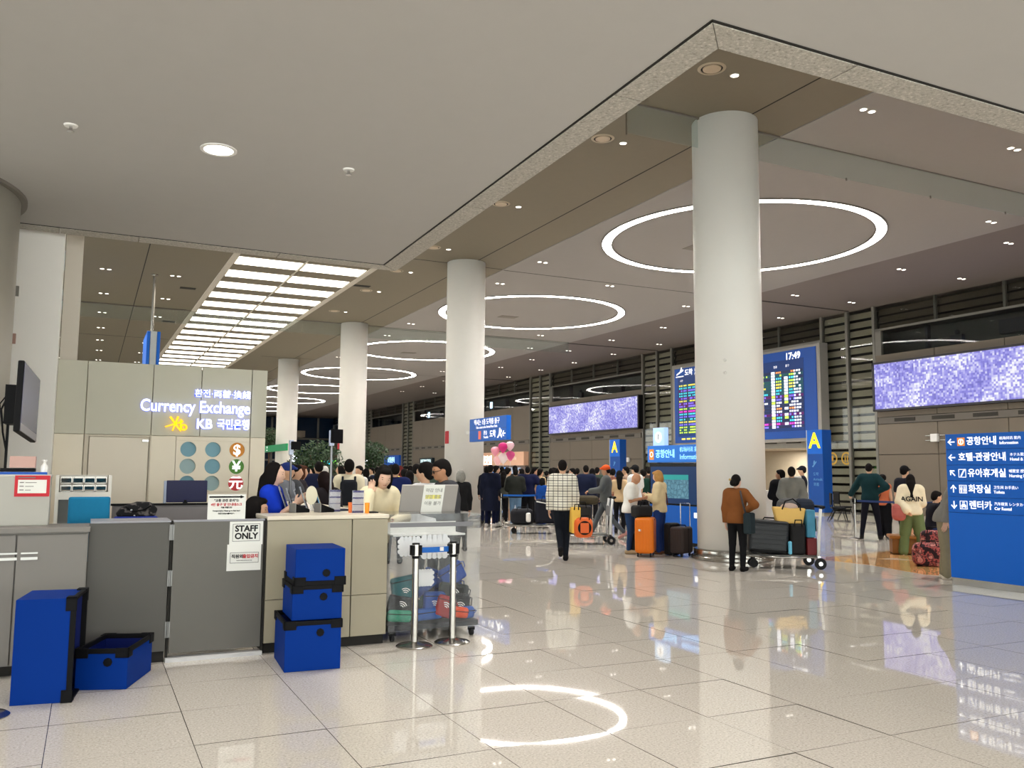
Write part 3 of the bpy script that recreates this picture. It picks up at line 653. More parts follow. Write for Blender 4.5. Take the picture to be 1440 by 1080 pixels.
for i, x in enumerate(hx):
    for j, z in enumerate(hz):
        b = MB(); n = 32; vs = []; fs = []
        for k in range(n):
            a = 2*PI*k/n; cx, cz = math.cos(a), math.sin(a)
            s = min(dw/max(abs(cx),1e-6), dh/max(abs(cz),1e-6))
            vs.append((x+hr*cx, KY, z+hr*cz)); vs.append((x+s*cx, KY, z+s*cz)); vs.append((x+hr*cx, KY+0.05, z+hr*cz))
        for k in range(n):
            m_ = (k+1) % n; fs += [(3*k,3*k+1,3*m_+1,3*m_), (3*k,3*m_,3*m_+2,3*k+2)]
        b.add(vs, fs)
        for cx, cz in ((1,1),(-1,1),(-1,-1),(1,-1)):               # the corners of each square
            a = math.atan2(cz*dh, cx*dw); k0 = int((a % (2*PI))/(2*PI)*n); ka, kb = k0, (k0+1) % n
            b.add([vs[3*ka+1], (x+cx*dw, KY, z+cz*dh), vs[3*kb+1]], [(0,1,2)])
        b.build('hole_surround', M_CREAM, kw)
        pm_ = COIN[j] if i == 2 else M_PORT[1 if (i, j) in ((0,1),(1,2)) else 0]
        d_ = 0.062 if i < 2 else 0.034
        p = MB().lathe([(0,0),(hr+0.004,0),(hr+0.004,0.02),(0,0.02)], 32, M=Matrix.Translation((x, KY+d_+0.006, z)) @ Matrix.Rotation(PI/2, 4, 'X')).build('coin' if i == 2 else 'porthole', pm_, kw, 40)
        if i == 2: text(('$', '¥', '元')[j], 0.19, (x, KY+d_-0.016, z-0.004), '-y', M_WTXT, p, 'CENTER', 0.004)
MB().box(0.9875, 0.99, KY, KY+0.05, 1.3, 1.96).box(1.9025,1.905,KY,KY+0.05,1.3,1.96).build('hole_surround', M_CREAM, kw)
# lit lettering on the wall
M_LIT = mat('lit_letter', (250,250,255), 0.4, emit=0.8, var=0.0); M_LITY = mat('lit_yellow', (255,205,20), 0.4, emit=0.9, var=0.0)
M_HALO = mat('letter_halo', (60,100,240), 0.4, emit=0.9, var=0.0)
sg = thing('illuminated_sign', 'glowing white Currency Exchange lettering with yellow star mark on the booth wall', 'sign', (1.895, KY-0.03, 0))
def lit(s, size, x, z, m, bold, align='RIGHT', sx=1.0):
    text(s, size, (x, 0, z), '-y', m, sg, align, bold, 'letters', 0.012, sx)
    text(s, size, (x, 0.02, z), '-y', M_HALO, sg, align, bold+0.003, 'letter_glow', 0.004, sx)  # blue glow round the letters, put in as a glowing backing copy
lit('환전·両替·換錢', 0.112, 0, 2.575, M_LIT, 0.0015)
lit('Currency Exchange', 0.215, 0.0, 2.395, M_LIT, 0.005, sx=0.80)
lit('국민은행', 0.15, 0, 2.175, M_LIT, 0.004, sx=0.76)
lit('KB', 0.175, -0.475, 2.175, M_LIT, 0.005, sx=0.95)
b = []
for a, r0, r1 in ((0.35,-0.13,0.10),(1.25,-0.10,0.10),(2.2,-0.12,0.11)):
    c_, s_ = math.cos(a), math.sin(a); w_ = 0.013
    b.append([(r0*c_-w_*s_*0.6, r0*s_+w_*c_*0.6), (r0*c_+w_*s_*0.6, r0*s_-w_*c_*0.6), (r1*c_+w_*s_, r1*s_-w_*c_), (r1*c_-w_*s_, r1*s_+w_*c_)])
b += ringpolys(0.105, -0.045, 0.022, 0.044, 14) + [rect(0.055, 0.077, -0.07, 0.06)]
flat(b, (-0.93, 0.012, 2.175), '-y', M_LITY, 'star_mark', sg, 0.02)
# the tall white panels left of the booth wall
tp = rbox('wall_panel', -1.9, -0.41, 11.62, 11.88, 0, 7, mat('tall_panel_white', (252,248,242), 0.5, var=0.01), None, 0.01, kind='structure', label='tall white panel left of the booth wall')
rbox('return', -0.41, -0.215, 12.2, 12.45, 0, 7, mat('tall_panel_shaded', (208,200,188), 0.5, var=0.01), tp, 0.006)  # side shade put into the return's darker white
for k, z in enumerate((3.05, 3.62)): rbox('switch', -0.93, -0.86, 11.58, 11.62, z, z+0.12, (mat('switch_rose', (176,140,128)), mat('switch_grey', (140,136,128)))[k], tp, 0.004)

# ------------------------------------------------------------------ counter
cb = thing('storage_cabinet', 'light grey two-door cabinet behind the upright blue crate', 'cabinet', (0,0,0))
MB().box(-1.0,0.02,7.78,8.25,0.08,1.09).build('body', M_GREYLAM2, cb)
MB().box(-1.02,0.03,7.72,8.27,1.09,1.13).build('top', M_GREYLAM2, cb, bevel=0.005)
MB().box(-0.98,0.0,7.82,8.22,0,0.08).build('plinth', M_DARKGAP, cb)
for k, (x0, x1) in enumerate(((-0.99,-0.485),(-0.475,0.015))):
    d_ = rbox('door', x0, x1, 7.755, 7.78, 0.09, 1.075, M_GREYLAM2, cb, 0.003)
    xx = -0.585 if k == 0 else -0.445
    b = MB().box(xx,xx+0.115,7.742,7.756,0.93,0.942).box(xx,xx+0.115,7.742,7.756,0.885,0.905)
    b.build('handle', mat('handle_pale', (196,196,192), 0.3, 0.5), d_)
cp = thing('low_partition', 'plain dark grey counter front between cabinet and staff gate', 'counter', (0,0,0))
MB().box(0.022,0.635,7.84,7.9,0.09,1.15).build('front', M_GREYLAM, cp, bevel=0.003)
MB().box(0.03,0.64,7.83,8.3,1.15,1.165).build('top', mat('counter_top_grey', (150,150,156), 0.4), cp)
MB().box(0.03,0.63,7.87,7.92,0,0.09).build('plinth', M_DARKGAP, cp)
gt = thing('staff_gate', 'grey hinged staff gate with two white notices', 'gate', (0,0,0))
MB().box(0.665,1.405,7.83,7.88,0.07,1.15).build('leaf', mat('gate_laminate', (104,102,96), 0.5, var=0.02), gt, bevel=0.003)
MB().box(0.66,1.41,7.825,7.885,1.15,1.165).build('edge_cap', MATS['counter_top_grey'], gt)
MB().box(0.64,1.42,7.8,7.9,0,0.035).build('threshold', mat('threshold_white', (206,206,206), 0.3), gt)
MB().box(0.64,0.66,7.85,7.9,0.03,1.16).build('jamb', M_DARKGAP, gt); MB().box(1.41,1.43,7.84,7.92,0.03,1.165).build('jamb', M_DARKGAP, gt)
for z in (0.2, 0.62, 1.0): MB().cyl((0.648,7.828,z),(0.648,7.828,z+0.13),0.009).box(0.63,0.668,7.826,7.832,z,z+0.13).build('hinge', mat('hinge_grey', (120,120,118), 0.35, 0.6), gt, 40)
st = MB().box(1.115,1.395,7.822,7.829,0.945,1.145).build('notice', M_PAPER, gt, label='white STAFF ONLY notice')
flat(frame2(-0.115,0.115,-0.075,0.075,0.003), (1.255,7.821,1.05), '-y', M_INK, 'border', st, 0.001)
text('STAFF', 0.072, (1.255,7.82,1.082), '-y', M_INK, st, 'CENTER', 0.0025); text('ONLY', 0.072, (1.255,7.82,1.018), '-y', M_INK, st, 'CENTER', 0.0025)
s2 = MB().box(1.10,1.385,7.820,7.827,0.725,0.95).build('notice', M_PAPER, gt, label='white Korean no-entry notice')
flat(frame2(-0.12,0.12,-0.045,0.045,0.003), (1.245,7.819,0.835), '-y', M_INK, 'border', s2, 0.001)
text('직원외', 0.036, (1.185,7.818,0.845), '-y', M_INK, s2, 'CENTER', 0.001); text('출입금지', 0.036, (1.295,7.818,0.845), '-y', M_RED, s2, 'CENTER', 0.001)
text('Authorized personnel only', 0.012, (1.245,7.818,0.812), '-y', M_INK, s2, 'CENTER')
ct = thing('service_counter', 'beige stone-clad service counter right of the staff gate', 'counter', (0,0,0))
for x0, x1 in ((1.435,2.195),(2.205,2.54)):
    for z0, z1 in ((0.09,0.455),(0.46,1.145)):
        MB().box(x0,x1,7.835,7.87,z0,z1).build('panel', M_BEIGE, ct, bevel=0.002)
MB().box(1.435,2.54,7.87,8.4,0.09,1.15).build('body', M_BEIGE, ct)
ct2 = thing('service_counter', 'long side arm of the beige counter where customers stand', 'counter', (0,0,0))
MB().box(1.98,2.54,8.44,11.4,0.09,1.15).build('body', M_BEIGE, ct2)
MB().box(1.43,2.55,7.82,8.42,1.15,1.185).build('top', mat('counter_top_cream', (222,212,192), 0.3, var=0.03), ct, bevel=0.006)
MB().box(1.95,2.55,8.425,11.42,1.15,1.185).build('top', MATS['counter_top_cream'], ct2, bevel=0.006)
MB().box(1.44,2.53,7.88,8.38,0,0.09).build('plinth', M_DARKGAP, ct); MB().box(2.0,2.53,8.45,11.38,0,0.09).build('plinth', M_DARKGAP, ct2)
no = thing('notice_stand', 'white notice with a black arrow standing above the staff gate', 'notice', (1.08,7.86,1.165))
MB().box(-0.15,0.165,-0.004,0.004,0,0.215).build('sheet', M_PAPER, no)
MB().box(-0.15,0.165,0.004,0.03,0,0.012).build('foot', G_ACRYL, no)
flat([rect(-0.14,0.13,0.185,0.199), [(0.12,0.178),(0.155,0.192),(0.12,0.206)]], (0,-0.004,0), '-y', M_INK, 'arrow', no, 0.001)
for s_, z_, h_, m_ in (('"교통 관련 문의"는', 0.16, 0.027, M_INK), ('4번 출구 앞 안내데스크', 0.125, 0.027, M_RED), ('이용 바랍니다', 0.1, 0.016, M_INK), ('Transportation: Please go to Exit No.4', 0.072, 0.0145, M_INK), ('交通案内は4番出口へ', 0.048, 0.0145, M_INK)):
    text(s_, h_, (0.005,-0.005,z_), '-y', m_, no, 'CENTER', 0.0006)

# ------------------------------------------------------------------ behind the counter
wb = thing('ticket_printer_box', 'pale grey machine box with a red-framed notice at the left end of the counter', 'machine', (-0.45,8.02,1.13))
MB().box(-0.2,0.17,0.0,0.24,0,0.405).build('body', mat('machine_grey', (176,174,166), 0.5, var=0.02), wb, bevel=0.008)
MB().box(-0.205,0.175,-0.004,0.245,0.395,0.412).build('lid', mat('machine_lid', (196,194,188), 0.5), wb, bevel=0.004)
rn = MB().box(-0.085,0.165,-0.006,0.0,0.235,0.405).build('notice', M_RED, wb, label='red-framed notice')
MB().box(-0.062,0.142,-0.008,-0.006,0.262,0.37).build('sheet', M_PAPER, rn)
b = MB()
for r_ in range(3): b.box(-0.05,-0.02,-0.0095,-0.008,0.345-r_*0.03,0.352-r_*0.03).box(-0.01,0.07-0.02*r_,-0.0095,-0.008,0.345-r_*0.03,0.35-r_*0.03)
b.box(-0.06,0.06,-0.0085,-0.006,0.383,0.392)
b.build('print', mat('print_grey', (120,112,110), 0.8), rn)
for k, (y, w_, z, h_, m_, nm, lab) in enumerate(((0.02,0.34,0.412,0.02,mat('folder_blue', (34,86,176), 0.5),'folder','flat blue folder lying on the grey machine box'), (0.05,0.25,0.434,0.03,M_BLACK,'tray','shallow black tray on the blue folder'))):
    rbox(nm, -0.65, -0.65+w_, 8.03+y, 8.2+y*0.3, 1.13+z, 1.13+z+h_, m_, None, 0.004, label=lab, cat=nm)
rbox('cardboard_box', -0.585, -0.40, 8.06, 8.2, 1.597, 1.69, mat('box_rose', (196,160,150), 0.7), None, 0.003, label='small dusty pink box on the black tray', cat='box')
bt = MB().lathe([(0,0),(0.028,0),(0.03,0.01),(0.03,0.06),(0.012,0.085),(0.012,0.105),(0.018,0.106),(0.018,0.118),(0,0.118)], 18).build('bottle', M_WHITEP, None, 40, loc=(-0.335,8.1,1.546), label='small white bottle beside the dusty pink box', cat='bottle')
su = thing('tray_unit', 'white open shelf unit topped with eight small metal tray drawers', 'shelf', (-0.28,9.2,0))
M_SHW = mat('shelf_white', (214,210,200), 0.5)
MB().box(0,0.03,0,0.35,0,1.53).box(0.45,0.48,0,0.35,0,1.53).box(0.03,0.45,0,0.35,1.3,1.37).box(0.03,0.45,0,0.35,0.98,1.04).box(0.03,0.45,0.33,0.35,0,1.53).box(0.03,0.45,0,0.33,0,0.08).build('carcass', M_SHW, su)
MB().box(0.03,0.45,0.1,0.12,1.04,1.3).build('back_panel', mat('shelf_grey', (128,130,130), 0.5), su)
tr_ = MB().box(0,0.092,0,0.2,0,0.008).box(0,0.006,0,0.2,0,0.06).box(0.086,0.092,0,0.2,0,0.06).box(0.006,0.086,0.19,0.2,0,0.06).add([(0.004,0,0.004),(0.088,0,0.004),(0.088,-0.025,0.045),(0.004,-0.025,0.045),(0.004,0.006,0.004),(0.088,0.006,0.004),(0.088,-0.019,0.047),(0.004,-0.019,0.047)], [(0,1,2,3),(7,6,5,4),(3,2,6,7),(0,3,7,4),(1,5,6,2)]).mesh('tray_drawer', M_STEEL)
for i in range(4):
    for j in range(2): put('tray_drawer', tr_, su, (0.042+i*0.1, 0.02, 1.375+j*0.078))
oc = thing('office_chair', 'teal upholstered office chair back showing over the counter', 'chair', (0.015,8.5,0))
M_TEAL = mat('teal_fabric', (22,118,160), 0.85, var=0.08, scale=30)
prof = []
MB().prism([(-0.16,0),(0.16,0),(0.17,0.03),(0.15,0.055),(-0.15,0.055),(-0.17,0.03)], 0.78, 1.345).build('backrest', M_TEAL, oc, bevel=0.03, seg=3)
MB().box(-0.22,0.22,0.06,0.5,0.44,0.52).build('seat', M_TEAL, oc, bevel=0.03, seg=3)
MB().cyl((0,0.27,0.12),(0,0.27,0.44),0.025).box(-0.03,0.03,0.03,0.3,0.42,0.45).box(-0.03,0.03,0.035,0.06,0.42,0.85).build('column', M_BLACK, oc)
for k in range(5):
    a = 2*PI*k/5; l_ = MB().tube([(0,0.27,0.12),(0.13*math.cos(a),0.27+0.13*math.sin(a),0.1),(0.25*math.cos(a),0.27+0.25*math.sin(a),0.06)], 0.018).build('leg', M_BLACK, oc)
    MB().cyl((0.25*math.cos(a)-0.012,0.27+0.25*math.sin(a),0.03),(0.25*math.cos(a)+0.012,0.27+0.25*math.sin(a),0.03),0.03).build('caster', M_RUBBER, l_)
dk = thing('back_desk', 'grey desk with low partition behind the staff gate', 'desk', (0,0,0))
MB().box(0.22,0.98,8.75,9.45,1.02,1.05).build('top', M_GREYLAM2, dk, bevel=0.004)
MB().box(0.22,1.45,9.5,9.55,0,1.225).build('partition', mat('partition_grey', (124,120,120), 0.7), dk)
MB().box(0.2,1.47,9.49,9.56,1.225,1.245).build('cap', M_BLACK, dk)
MB().box(0.22,0.26,8.75,9.45,0,1.02).box(0.9,0.94,8.75,9.45,0,1.02).build('side', M_GREYLAM2, dk)
bgm = blotch('floral_black', [(0,(20,19,21)),(0.55,(24,23,26)),(0.62,(96,90,88)),(1,(150,142,136))], 16)
pb = MB().prism([(-0.2,0),(0.2,0),(0.21,0.06),(0.18,0.1),(-0.19,0.1),(-0.21,0.05)], 0, 0.17, Matrix.Rotation(PI/2,4,'X')).build('folded_jacket', mat('cobalt_cloth', (28,48,140), 0.8, var=0.15, scale=18), None, loc=(0.42,9.0,1.05), bevel=0.025, label='folded cobalt blue cloth under the black flowered bag', cat='clothing')
kb_ = thing('handbag', 'black flowered soft bag lying on folded blue cloth behind the counter', 'bag', (0.42,8.92,1.15))
MB().prism([(-0.17,0),(0.16,0),(0.18,0.07),(0.12,0.13),(0.0,0.135),(-0.13,0.09),(-0.18,0.03)], -0.07, 0.07, Matrix.Rotation(PI/2,4,'X')).build('body', bgm, kb_, bevel=0.03, seg=3)
MB().tube([(-0.1,-0.075,0.09),(-0.04,-0.08,0.05),(0.05,-0.08,0.06),(0.12,-0.075,0.1)], 0.008).build('strap', M_BLACK, kb_)
MB().ball((-0.05,-0.085,0.06),0.012).ball((-0.02,-0.08,0.01),0.012).build('stud', M_CHROME, kb_, True)
mn = thing('monitor', 'navy-backed desktop monitor behind the low grey partition', 'monitor', (0.925,9.75,0.72))
MB().box(-0.19,0.215,-0.02,0.02,0.525,0.755).build('back', mat('monitor_navy', (7,9,60), 0.4), mn, bevel=0.008)
MB().box(-0.215,-0.19,-0.02,0.03,0.51,0.75).build('side', mat('monitor_side', (150,160,180), 0.4), mn)
MB().cyl((0,0,0.02),(0,0,0.55),0.025).box(-0.12,0.12,-0.08,0.1,0,0.02).build('stand', M_BLACK, mn)
rbox('side_table', 0.55,1.4,9.58,10.1,0.68,0.72, M_GREYLAM2, None, 0.004, label='narrow grey table under the navy monitor', cat='table')
rbox('leg', 0.57,0.61,9.6,10.08,0,0.68, M_GREYLAM2, bpy.data.objects['side_table'], 0); rbox('leg', 1.34,1.38,9.6,10.08,0,0.68, M_GREYLAM2, bpy.data.objects['side_table'], 0)
# television on its bracket
tv = thing('television_mount', 'black flat television on a bracket seen edge-on at the left', 'television', (-0.545,8.35,2.2))
TM = Matrix.Rotation(math.radians(-4.5),4,'Z') @ Matrix.Rotation(math.radians(-4),4,'X')
MB().box(-0.05,0.0,0,0.98,-0.3,0.31,TM).build('casing', M_BLACK, tv, bevel=0.01)
MB().box(0.0,0.004,0.015,0.965,-0.28,0.295,TM).build('screen', mat('tv_screen', (112,112,134), 0.25, var=0.02), tv)
MB().box(0.0,0.006,0.015,0.965,-0.29,-0.225,TM).build('lower_bezel', mat('tv_bezel', (150,148,158), 0.3), tv)
MB().box(-0.15,-0.05,0.3,0.7,-0.22,0.12).box(-0.13,-0.11,0.38,0.42,-0.62,0.1).box(-0.16,-0.08,0.3,0.5,-0.635,-0.62).build('bracket', M_BLACK, tv)
MB().tube([(-0.12,0.35,0.05),(-0.17,0.3,-0.1),(-0.15,0.33,-0.3),(-0.12,0.36,-0.45)],0.008).tube([(-0.1,0.4,0.1),(-0.19,0.36,-0.05),(-0.16,0.36,-0.25)],0.006).build('cable', M_BLACK, tv)
# ------------------------------------------------------------------ things on the service counter
CT = 1.185
def base(px, y): x, y = onY(px, y); return (x, y, CT)
for k, (px, y, top, lab) in enumerate(((408.8, 9.6, 1.80, 'thin grey pole with a small tilted phone camera, left one on the counter'), (465.5, 8.7, 1.88, 'thin grey pole with a tablet camera, right one on the counter'))):
    p_ = thing('camera_stand', lab, 'camera stand', base(px, y)); h_ = top-CT
    MB().cyl((0,0,0.01),(0,0,h_),0.013 if k else 0.012).build('pole', mat('pole_grey', (122,122,124), 0.3, 0.6), p_, 40)
    MB().box(-0.03,0.17,-0.1,0.08,0,0.02).build('foot', mat('foot_navy', (22,24,48), 0.4), p_, bevel=0.004)
    MB().box(-0.025,0.02,-0.03,0.03,h_-0.04,h_+0.12).build('holder', mat('holder_pale', (190,200,222), 0.3), p_, bevel=0.006)
    q5 = 0.1 if k else 0.062
    hd = MB().box(0.0,0.014,-q5,q5,-q5*.72,q5*.72, Matrix.Translation((0.04,-0.02,h_+0.06)) @ Matrix.Rotation(math.radians(-50 if k else -65),4,'Z')).build('tablet', M_BLACK, p_, bevel=0.004)
    MB().ball((0.0,-0.03,h_+0.075),0.02).build('lens', M_CHROME, p_, True)
mr = thing('desk_mirror', 'small round cream desk mirror seen from behind', 'mirror', base(439, 8.75))
MB().lathe([(0,0),(0.05,0),(0.055,0.012),(0,0.012)],24).cyl((0,0,0.01),(0,0,0.07),0.01).build('stand', M_WHITEP, mr, 40)
MB().lathe([(0,-0.015),(0.06,-0.015),(0.072,-0.004),(0.072,0.008),(0,0.012)],32,M=Matrix.Translation((0,0,0.155)) @ Matrix.Diagonal((0.8,1,1.3,1)) @ Matrix.Rotation(PI/2-0.1,4,'X')).build('disc', mat('mirror_cream', (222,216,192), 0.5), mr, 40)
for k, (px, y) in enumerate(((414, 8.45), (449, 8.42))):
    t_ = thing('card_terminal', ('black card terminal in front of the clerk', 'black card terminal beside the right camera pole')[k], 'card terminal', base(px, y), 0.3)
    MB().prism([(0,0),(0.15,0),(0.15,0.03),(0,0.085)],-0.055,0.055,Matrix.Rotation(PI/2,4,'X')).build('body', M_BLACK, t_, bevel=0.006)
    MB().box(-0.012,0.0,-0.06,0.06,0,0.09).build('screen_cover', mat('terminal_grey', (126,124,120), 0.4), t_, bevel=0.003)
for k, (px, y, n_) in enumerate(((418, 9.3, 4), (448, 9.0, 3))):
    r_ = thing('leaflet_rack', ('clear leaflet rack with grey leaflets by the clerk', 'clear leaflet rack with a blue leaflet beside the round mirror')[k], 'leaflet rack', base(px, y), -0.3)
    for q_ in range(n_):
        M4 = Matrix.Translation((0.07*q_-0.1,0.02*q_,0.0)) @ Matrix.Rotation(-0.35,4,'Y')
        f_ = MB().box(-0.003,0.003,-0.06,0.06,0.01,0.25-0.02*q_,M4).build('leaflet', [mat('leaflet_grey', (166,172,184), 0.5), mat('leaflet_blue', (60,140,196), 0.5)][1 if k and q_ == 2 else 0], r_)
        MB().box(0.004,0.008,-0.065,0.065,0,0.2,M4).build('pocket', G_ACRYL, r_)
for k, (px, y) in enumerate(((472, 8.5), (504.5, 8.2))):
    r_ = thing('rate_stand', ('acrylic stand with printed rate sheet beside the right camera pole', 'acrylic stand with printed rate sheet between two orange cups')[k], 'rate stand', base(px, y))
    MB().box(-0.055,0.055,-0.004,0.004,0.0,0.215).build('sheet', mat('rate_sheet', (188,184,190), 0.5), r_)
    MB().box(-0.062,0.062,-0.01,-0.006,0,0.22).box(-0.062,0.062,-0.01,0.05,0,0.005).build('holder', G_ACRYL, r_)
    b = MB().box(-0.055,0.055,-0.0055,-0.004,0.195,0.215).box(-0.055,0.055,-0.0055,-0.004,0.0,0.02).box(-0.055,0.055,-0.0055,-0.004,0.135,0.15).box(-0.055,0.055,-0.0055,-0.004,0.078,0.084)
    b.build('print', mat('rate_print', (58,52,110), 0.6), r_)
for k, (px, y, c_) in enumerate(((494.3, 8.25, (232,120,60)), (517.5, 8.1, (246,150,36)))):
    MB().lathe([(0,0),(0.019,0),(0.024,0.1),(0.021,0.1),(0.017,0.006),(0,0.006)],20).build('cup', mat('cup_%d' % k, c_, 0.4), None, 40, loc=base(px, y), label=('darker orange cup left of the rate stand', 'bright orange cup near the cream sweater sleeve')[k], cat='cup')
rbox('phone', 2.44, 2.53, 8.1, 8.25, CT, CT+0.012, M_BLACK, None, 0.003, label='black phone lying on the counter end', cat='phone')
# ------------------------------------------------------------------ acrylic collection case
cs = thing('acrylic_case', 'clear acrylic return case on wheels filled with small pouches', 'display case', (2.57,7.86,0))
W, D, Z0, Z1 = 0.93, 0.7, 0.10, 1.17
for nm, bx in (('front_pane',(0,W,0,0.008,Z0,Z1)),('rear_pane',(0,W,D-0.008,D,Z0,Z1)),('side_pane',(0,0.008,0.008,D-0.008,Z0,Z1)),('side_pane',(W-0.008,W,0.008,D-0.008,Z0,Z1)),('top_pane',(0,W,0,D,Z1,Z1+0.012))):
    MB().box(*bx).build(nm, G_ACRYL, cs)
MB().box(0,W,0,D,Z0-0.02,Z0).build('floor_plate', G_ACRYL, cs)
MB().box(0.01,W-0.01,0.01,D-0.01,Z0,Z0+0.05).build('mat_tray', mat('case_liner', (48,48,52), 0.7), cs)
MB().box(0.05,W-0.14,0.3,0.32,0.98,1.09).box(0.05,W-0.14,0.05,0.32,0.97,0.985).build('inner_chute', mat('chute_white', (224,222,216), 0.4), cs)
MB().box(0,W-0.08,-0.004,0.0,1.06,1.1).build('label_strip', mat('strip_grey', (120,120,124), 0.4), cs)
for x, y in ((0.06,0.06),(W-0.06,0.06),(0.06,D-0.06),(W-0.06,D-0.06)):
    w_ = MB().cyl((x-0.015,y,0.035),(x+0.015,y,0.035),0.035,n=16).build('caster', M_RUBBER, cs, 40)
    MB().box(x-0.03,x+0.03,y-0.02,y+0.02,0.05,0.082).build('fork', M_BLACK, w_)
M_FROST = mat('frosted_sticker', (222,224,226), 0.7)
def cloud(cx, cz, w_, h_):
    b = MB(); n_ = 5
    F = Matrix.Translation((cx,-0.001,cz)) @ MY['-y']
    b.prism(rect(-w_/2,w_/2,-h_/2,h_/2),0,0.001,F)
    for q_ in range(n_):
        xx = -w_/2+w_*(q_+0.5)/n_
        b.prism(disc(xx,h_/2,w_/n_*0.6,14),0,0.0011,F).prism(disc(xx,-h_/2,w_/n_*0.6,14),0,0.0012,F)
    for q_ in range(3):
        zz = -h_/2+h_*(q_+0.5)/3
        b.prism(disc(-w_/2,zz,h_/6,12),0,0.0013,F).prism(disc(w_/2,zz,h_/6,12),0,0.0014,F)
    b.build('sticker', M_FROST, cs)
cloud(0.20,0.88,0.20,0.14); cloud(0.45,0.87,0.26,0.17); cloud(0.36,0.58,0.14,0.13)
POUCH = [ # px, py, depth y, colour, size, tilt, label
 (572,832,8.0,(16,92,98),(0.21,0.26),-0.15,'teal pouch standing at the left of the acrylic case'),
 (556,852,7.98,(34,34,38),(0.22,0.16),0.2,'black pouch leaning in the left corner of the case'),
 (554,872,7.96,(60,150,120),(0.2,0.1),0.1,'mint green pouch at the bottom left of the case'),
 (597,822,8.1,(28,66,140),(0.22,0.14),-0.6,'blue pouch slanting behind the left stanchion post'),
 (618,812,8.2,(26,60,130),(0.26,0.12),0.35,'long blue pouch across the top middle of the pile'),
 (585,842,8.15,(16,84,92),(0.2,0.18),0.3,'second teal pouch lying behind the left stanchion post'),
 (613,850,8.0,(30,72,150),(0.18,0.22),0.05,'upright blue pouch with white waves in the middle of the case'),
 (604,871,7.98,(32,84,160),(0.25,0.1),-0.05,'flat blue pouch lying at the bottom middle'),
 (628,864,7.97,(160,40,44),(0.16,0.18),0.3,'dark red pouch beside the right stanchion post'),
 (634,832,8.2,(24,58,128),(0.24,0.2),-0.2,'blue pouch behind the right stanchion post'),
 (648,852,8.02,(30,32,34),(0.18,0.2),0.0,'black pouch with white waves right of the right post'),
 (647,873,7.95,(226,84,48),(0.17,0.09),0.15,'orange pouch at the bottom right of the pile'),
 (658,832,8.1,(38,42,40),(0.26,0.16),0.15,'black pouch near the right side pane, below a blue one'),
 (661,806,8.15,(30,70,150),(0.22,0.17),-0.5,'blue pouch on top of the pile at the right'),
 (664,872,7.97,(30,78,160),(0.11,0.1),0.0,'small blue pouch in the bottom right corner'),
 (594,858,8.25,(26,30,52),(0.3,0.2),0.0,'navy pouch buried low in the middle of the pile'),
 (640,866,8.3,(24,26,30),(0.34,0.2),0.1,'black pouch at the back right of the pile')]
for px, py, y, c_, (a, h_), tl, lab in POUCH:
    a *= 1.2; h_ *= 1.15
    x, y = onY(px, y); v = FW + RT*((px-720)/FPX) + DN*((py-540)/FPX); z = EYE + y/v.y*v.z
    rx, rz_ = a/2*abs(math.cos(tl))+h_/2*abs(math.sin(tl)), h_/2*abs(math.cos(tl))+a/2*abs(math.sin(tl))
    x = min(max(x, 2.585+rx), 3.485-rx); y = min(max(y, 7.95), 8.48); z = max(z, Z0+0.055+rz_)
    p_ = thing('pouch', lab, 'pouch', (x, y, z), group='router pouches in the acrylic case')
    M4 = Matrix.Rotation(tl,4,'Y'); k_ = mat('pouch_%d_%d_%d' % c_, c_, 0.75, var=0.12, scale=20)
    MB().box(-a/2,a/2,-0.04,0.04,-h_/2,h_/2,M4).build('body', k_, p_, bevel=0.03, seg=3)
    MB().box(-a/2+0.004,a/2-0.004,-0.043,0.043,h_/2-0.045,h_/2-0.037,M4).build('zip', M_BLACK, p_)
    MB().tube([M4 @ Vector((a/2-0.01,0,h_/2-0.03)),M4 @ Vector((a/2+0.03,0,h_/2-0.05)),M4 @ Vector((a/2+0.025,0,0)),M4 @ Vector((a/2-0.01,0,-0.02))],0.005,6).build('wrist_loop', k_, p_)
    if h_ > 0.12:
        pol = []
        for r_ in (0.02,0.038,0.056):
            pol += [[(r*math.cos(q), r*math.sin(q)) for r, q in ((r_,q0),(r_+0.008,q0),(r_+0.008,q0+0.3),(r_,q0+0.3))] for q0 in (0.5,0.8,1.1,1.4,1.7)]
        flat(pol, (0,0,0), '-y', M_WHITEP, 'wave_mark', p_, 0.002, M=M4 @ Matrix.Translation((-0.01,-0.042,-0.02)) @ MY['-y'])
# the tilted screen on the case, with a note hung over it
sb = thing('counter_display', 'light grey tilted display seen from behind on top of the acrylic case', 'monitor', (3.1,8.3,1.182))
TL = Matrix.Rotation(math.radians(20),4,'X')
MB().box(-0.30,0.30,-0.012,0.012,0.0,0.29,TL).build('back', mat('display_grey', (158,153,148), 0.4, var=0.02), sb, bevel=0.006)
MB().box(-0.2,0.2,0.02,0.16,0,0.012).build('foot', M_BLACK, sb)
nt_ = MB().box(-0.075,0.15,-0.0165,-0.0135,0.0,0.295,TL).build('hanging_note', M_PAPER, sb, label='white note with yellow highlighted writing')
for s_, z_ in (('마감 안내', 0.235), ('영업 종료', 0.165), ('이용 불가', 0.095)):
    text(s_, 0.046, (0,0,0), '-y', mat('pencil', (150,150,146), 0.8), nt_, 'CENTER', M=TL @ Matrix.Translation((0.04,-0.0175,z_)) @ MY['-y'])
flat([rect(-0.045,0.115,0.145,0.188)], (0,0,0), '-y', mat('highlighter', (240,232,130), 0.8), 'highlight', nt_, 0.0005, M=TL @ Matrix.Translation((0,-0.0166,0)) @ MY['-y'])
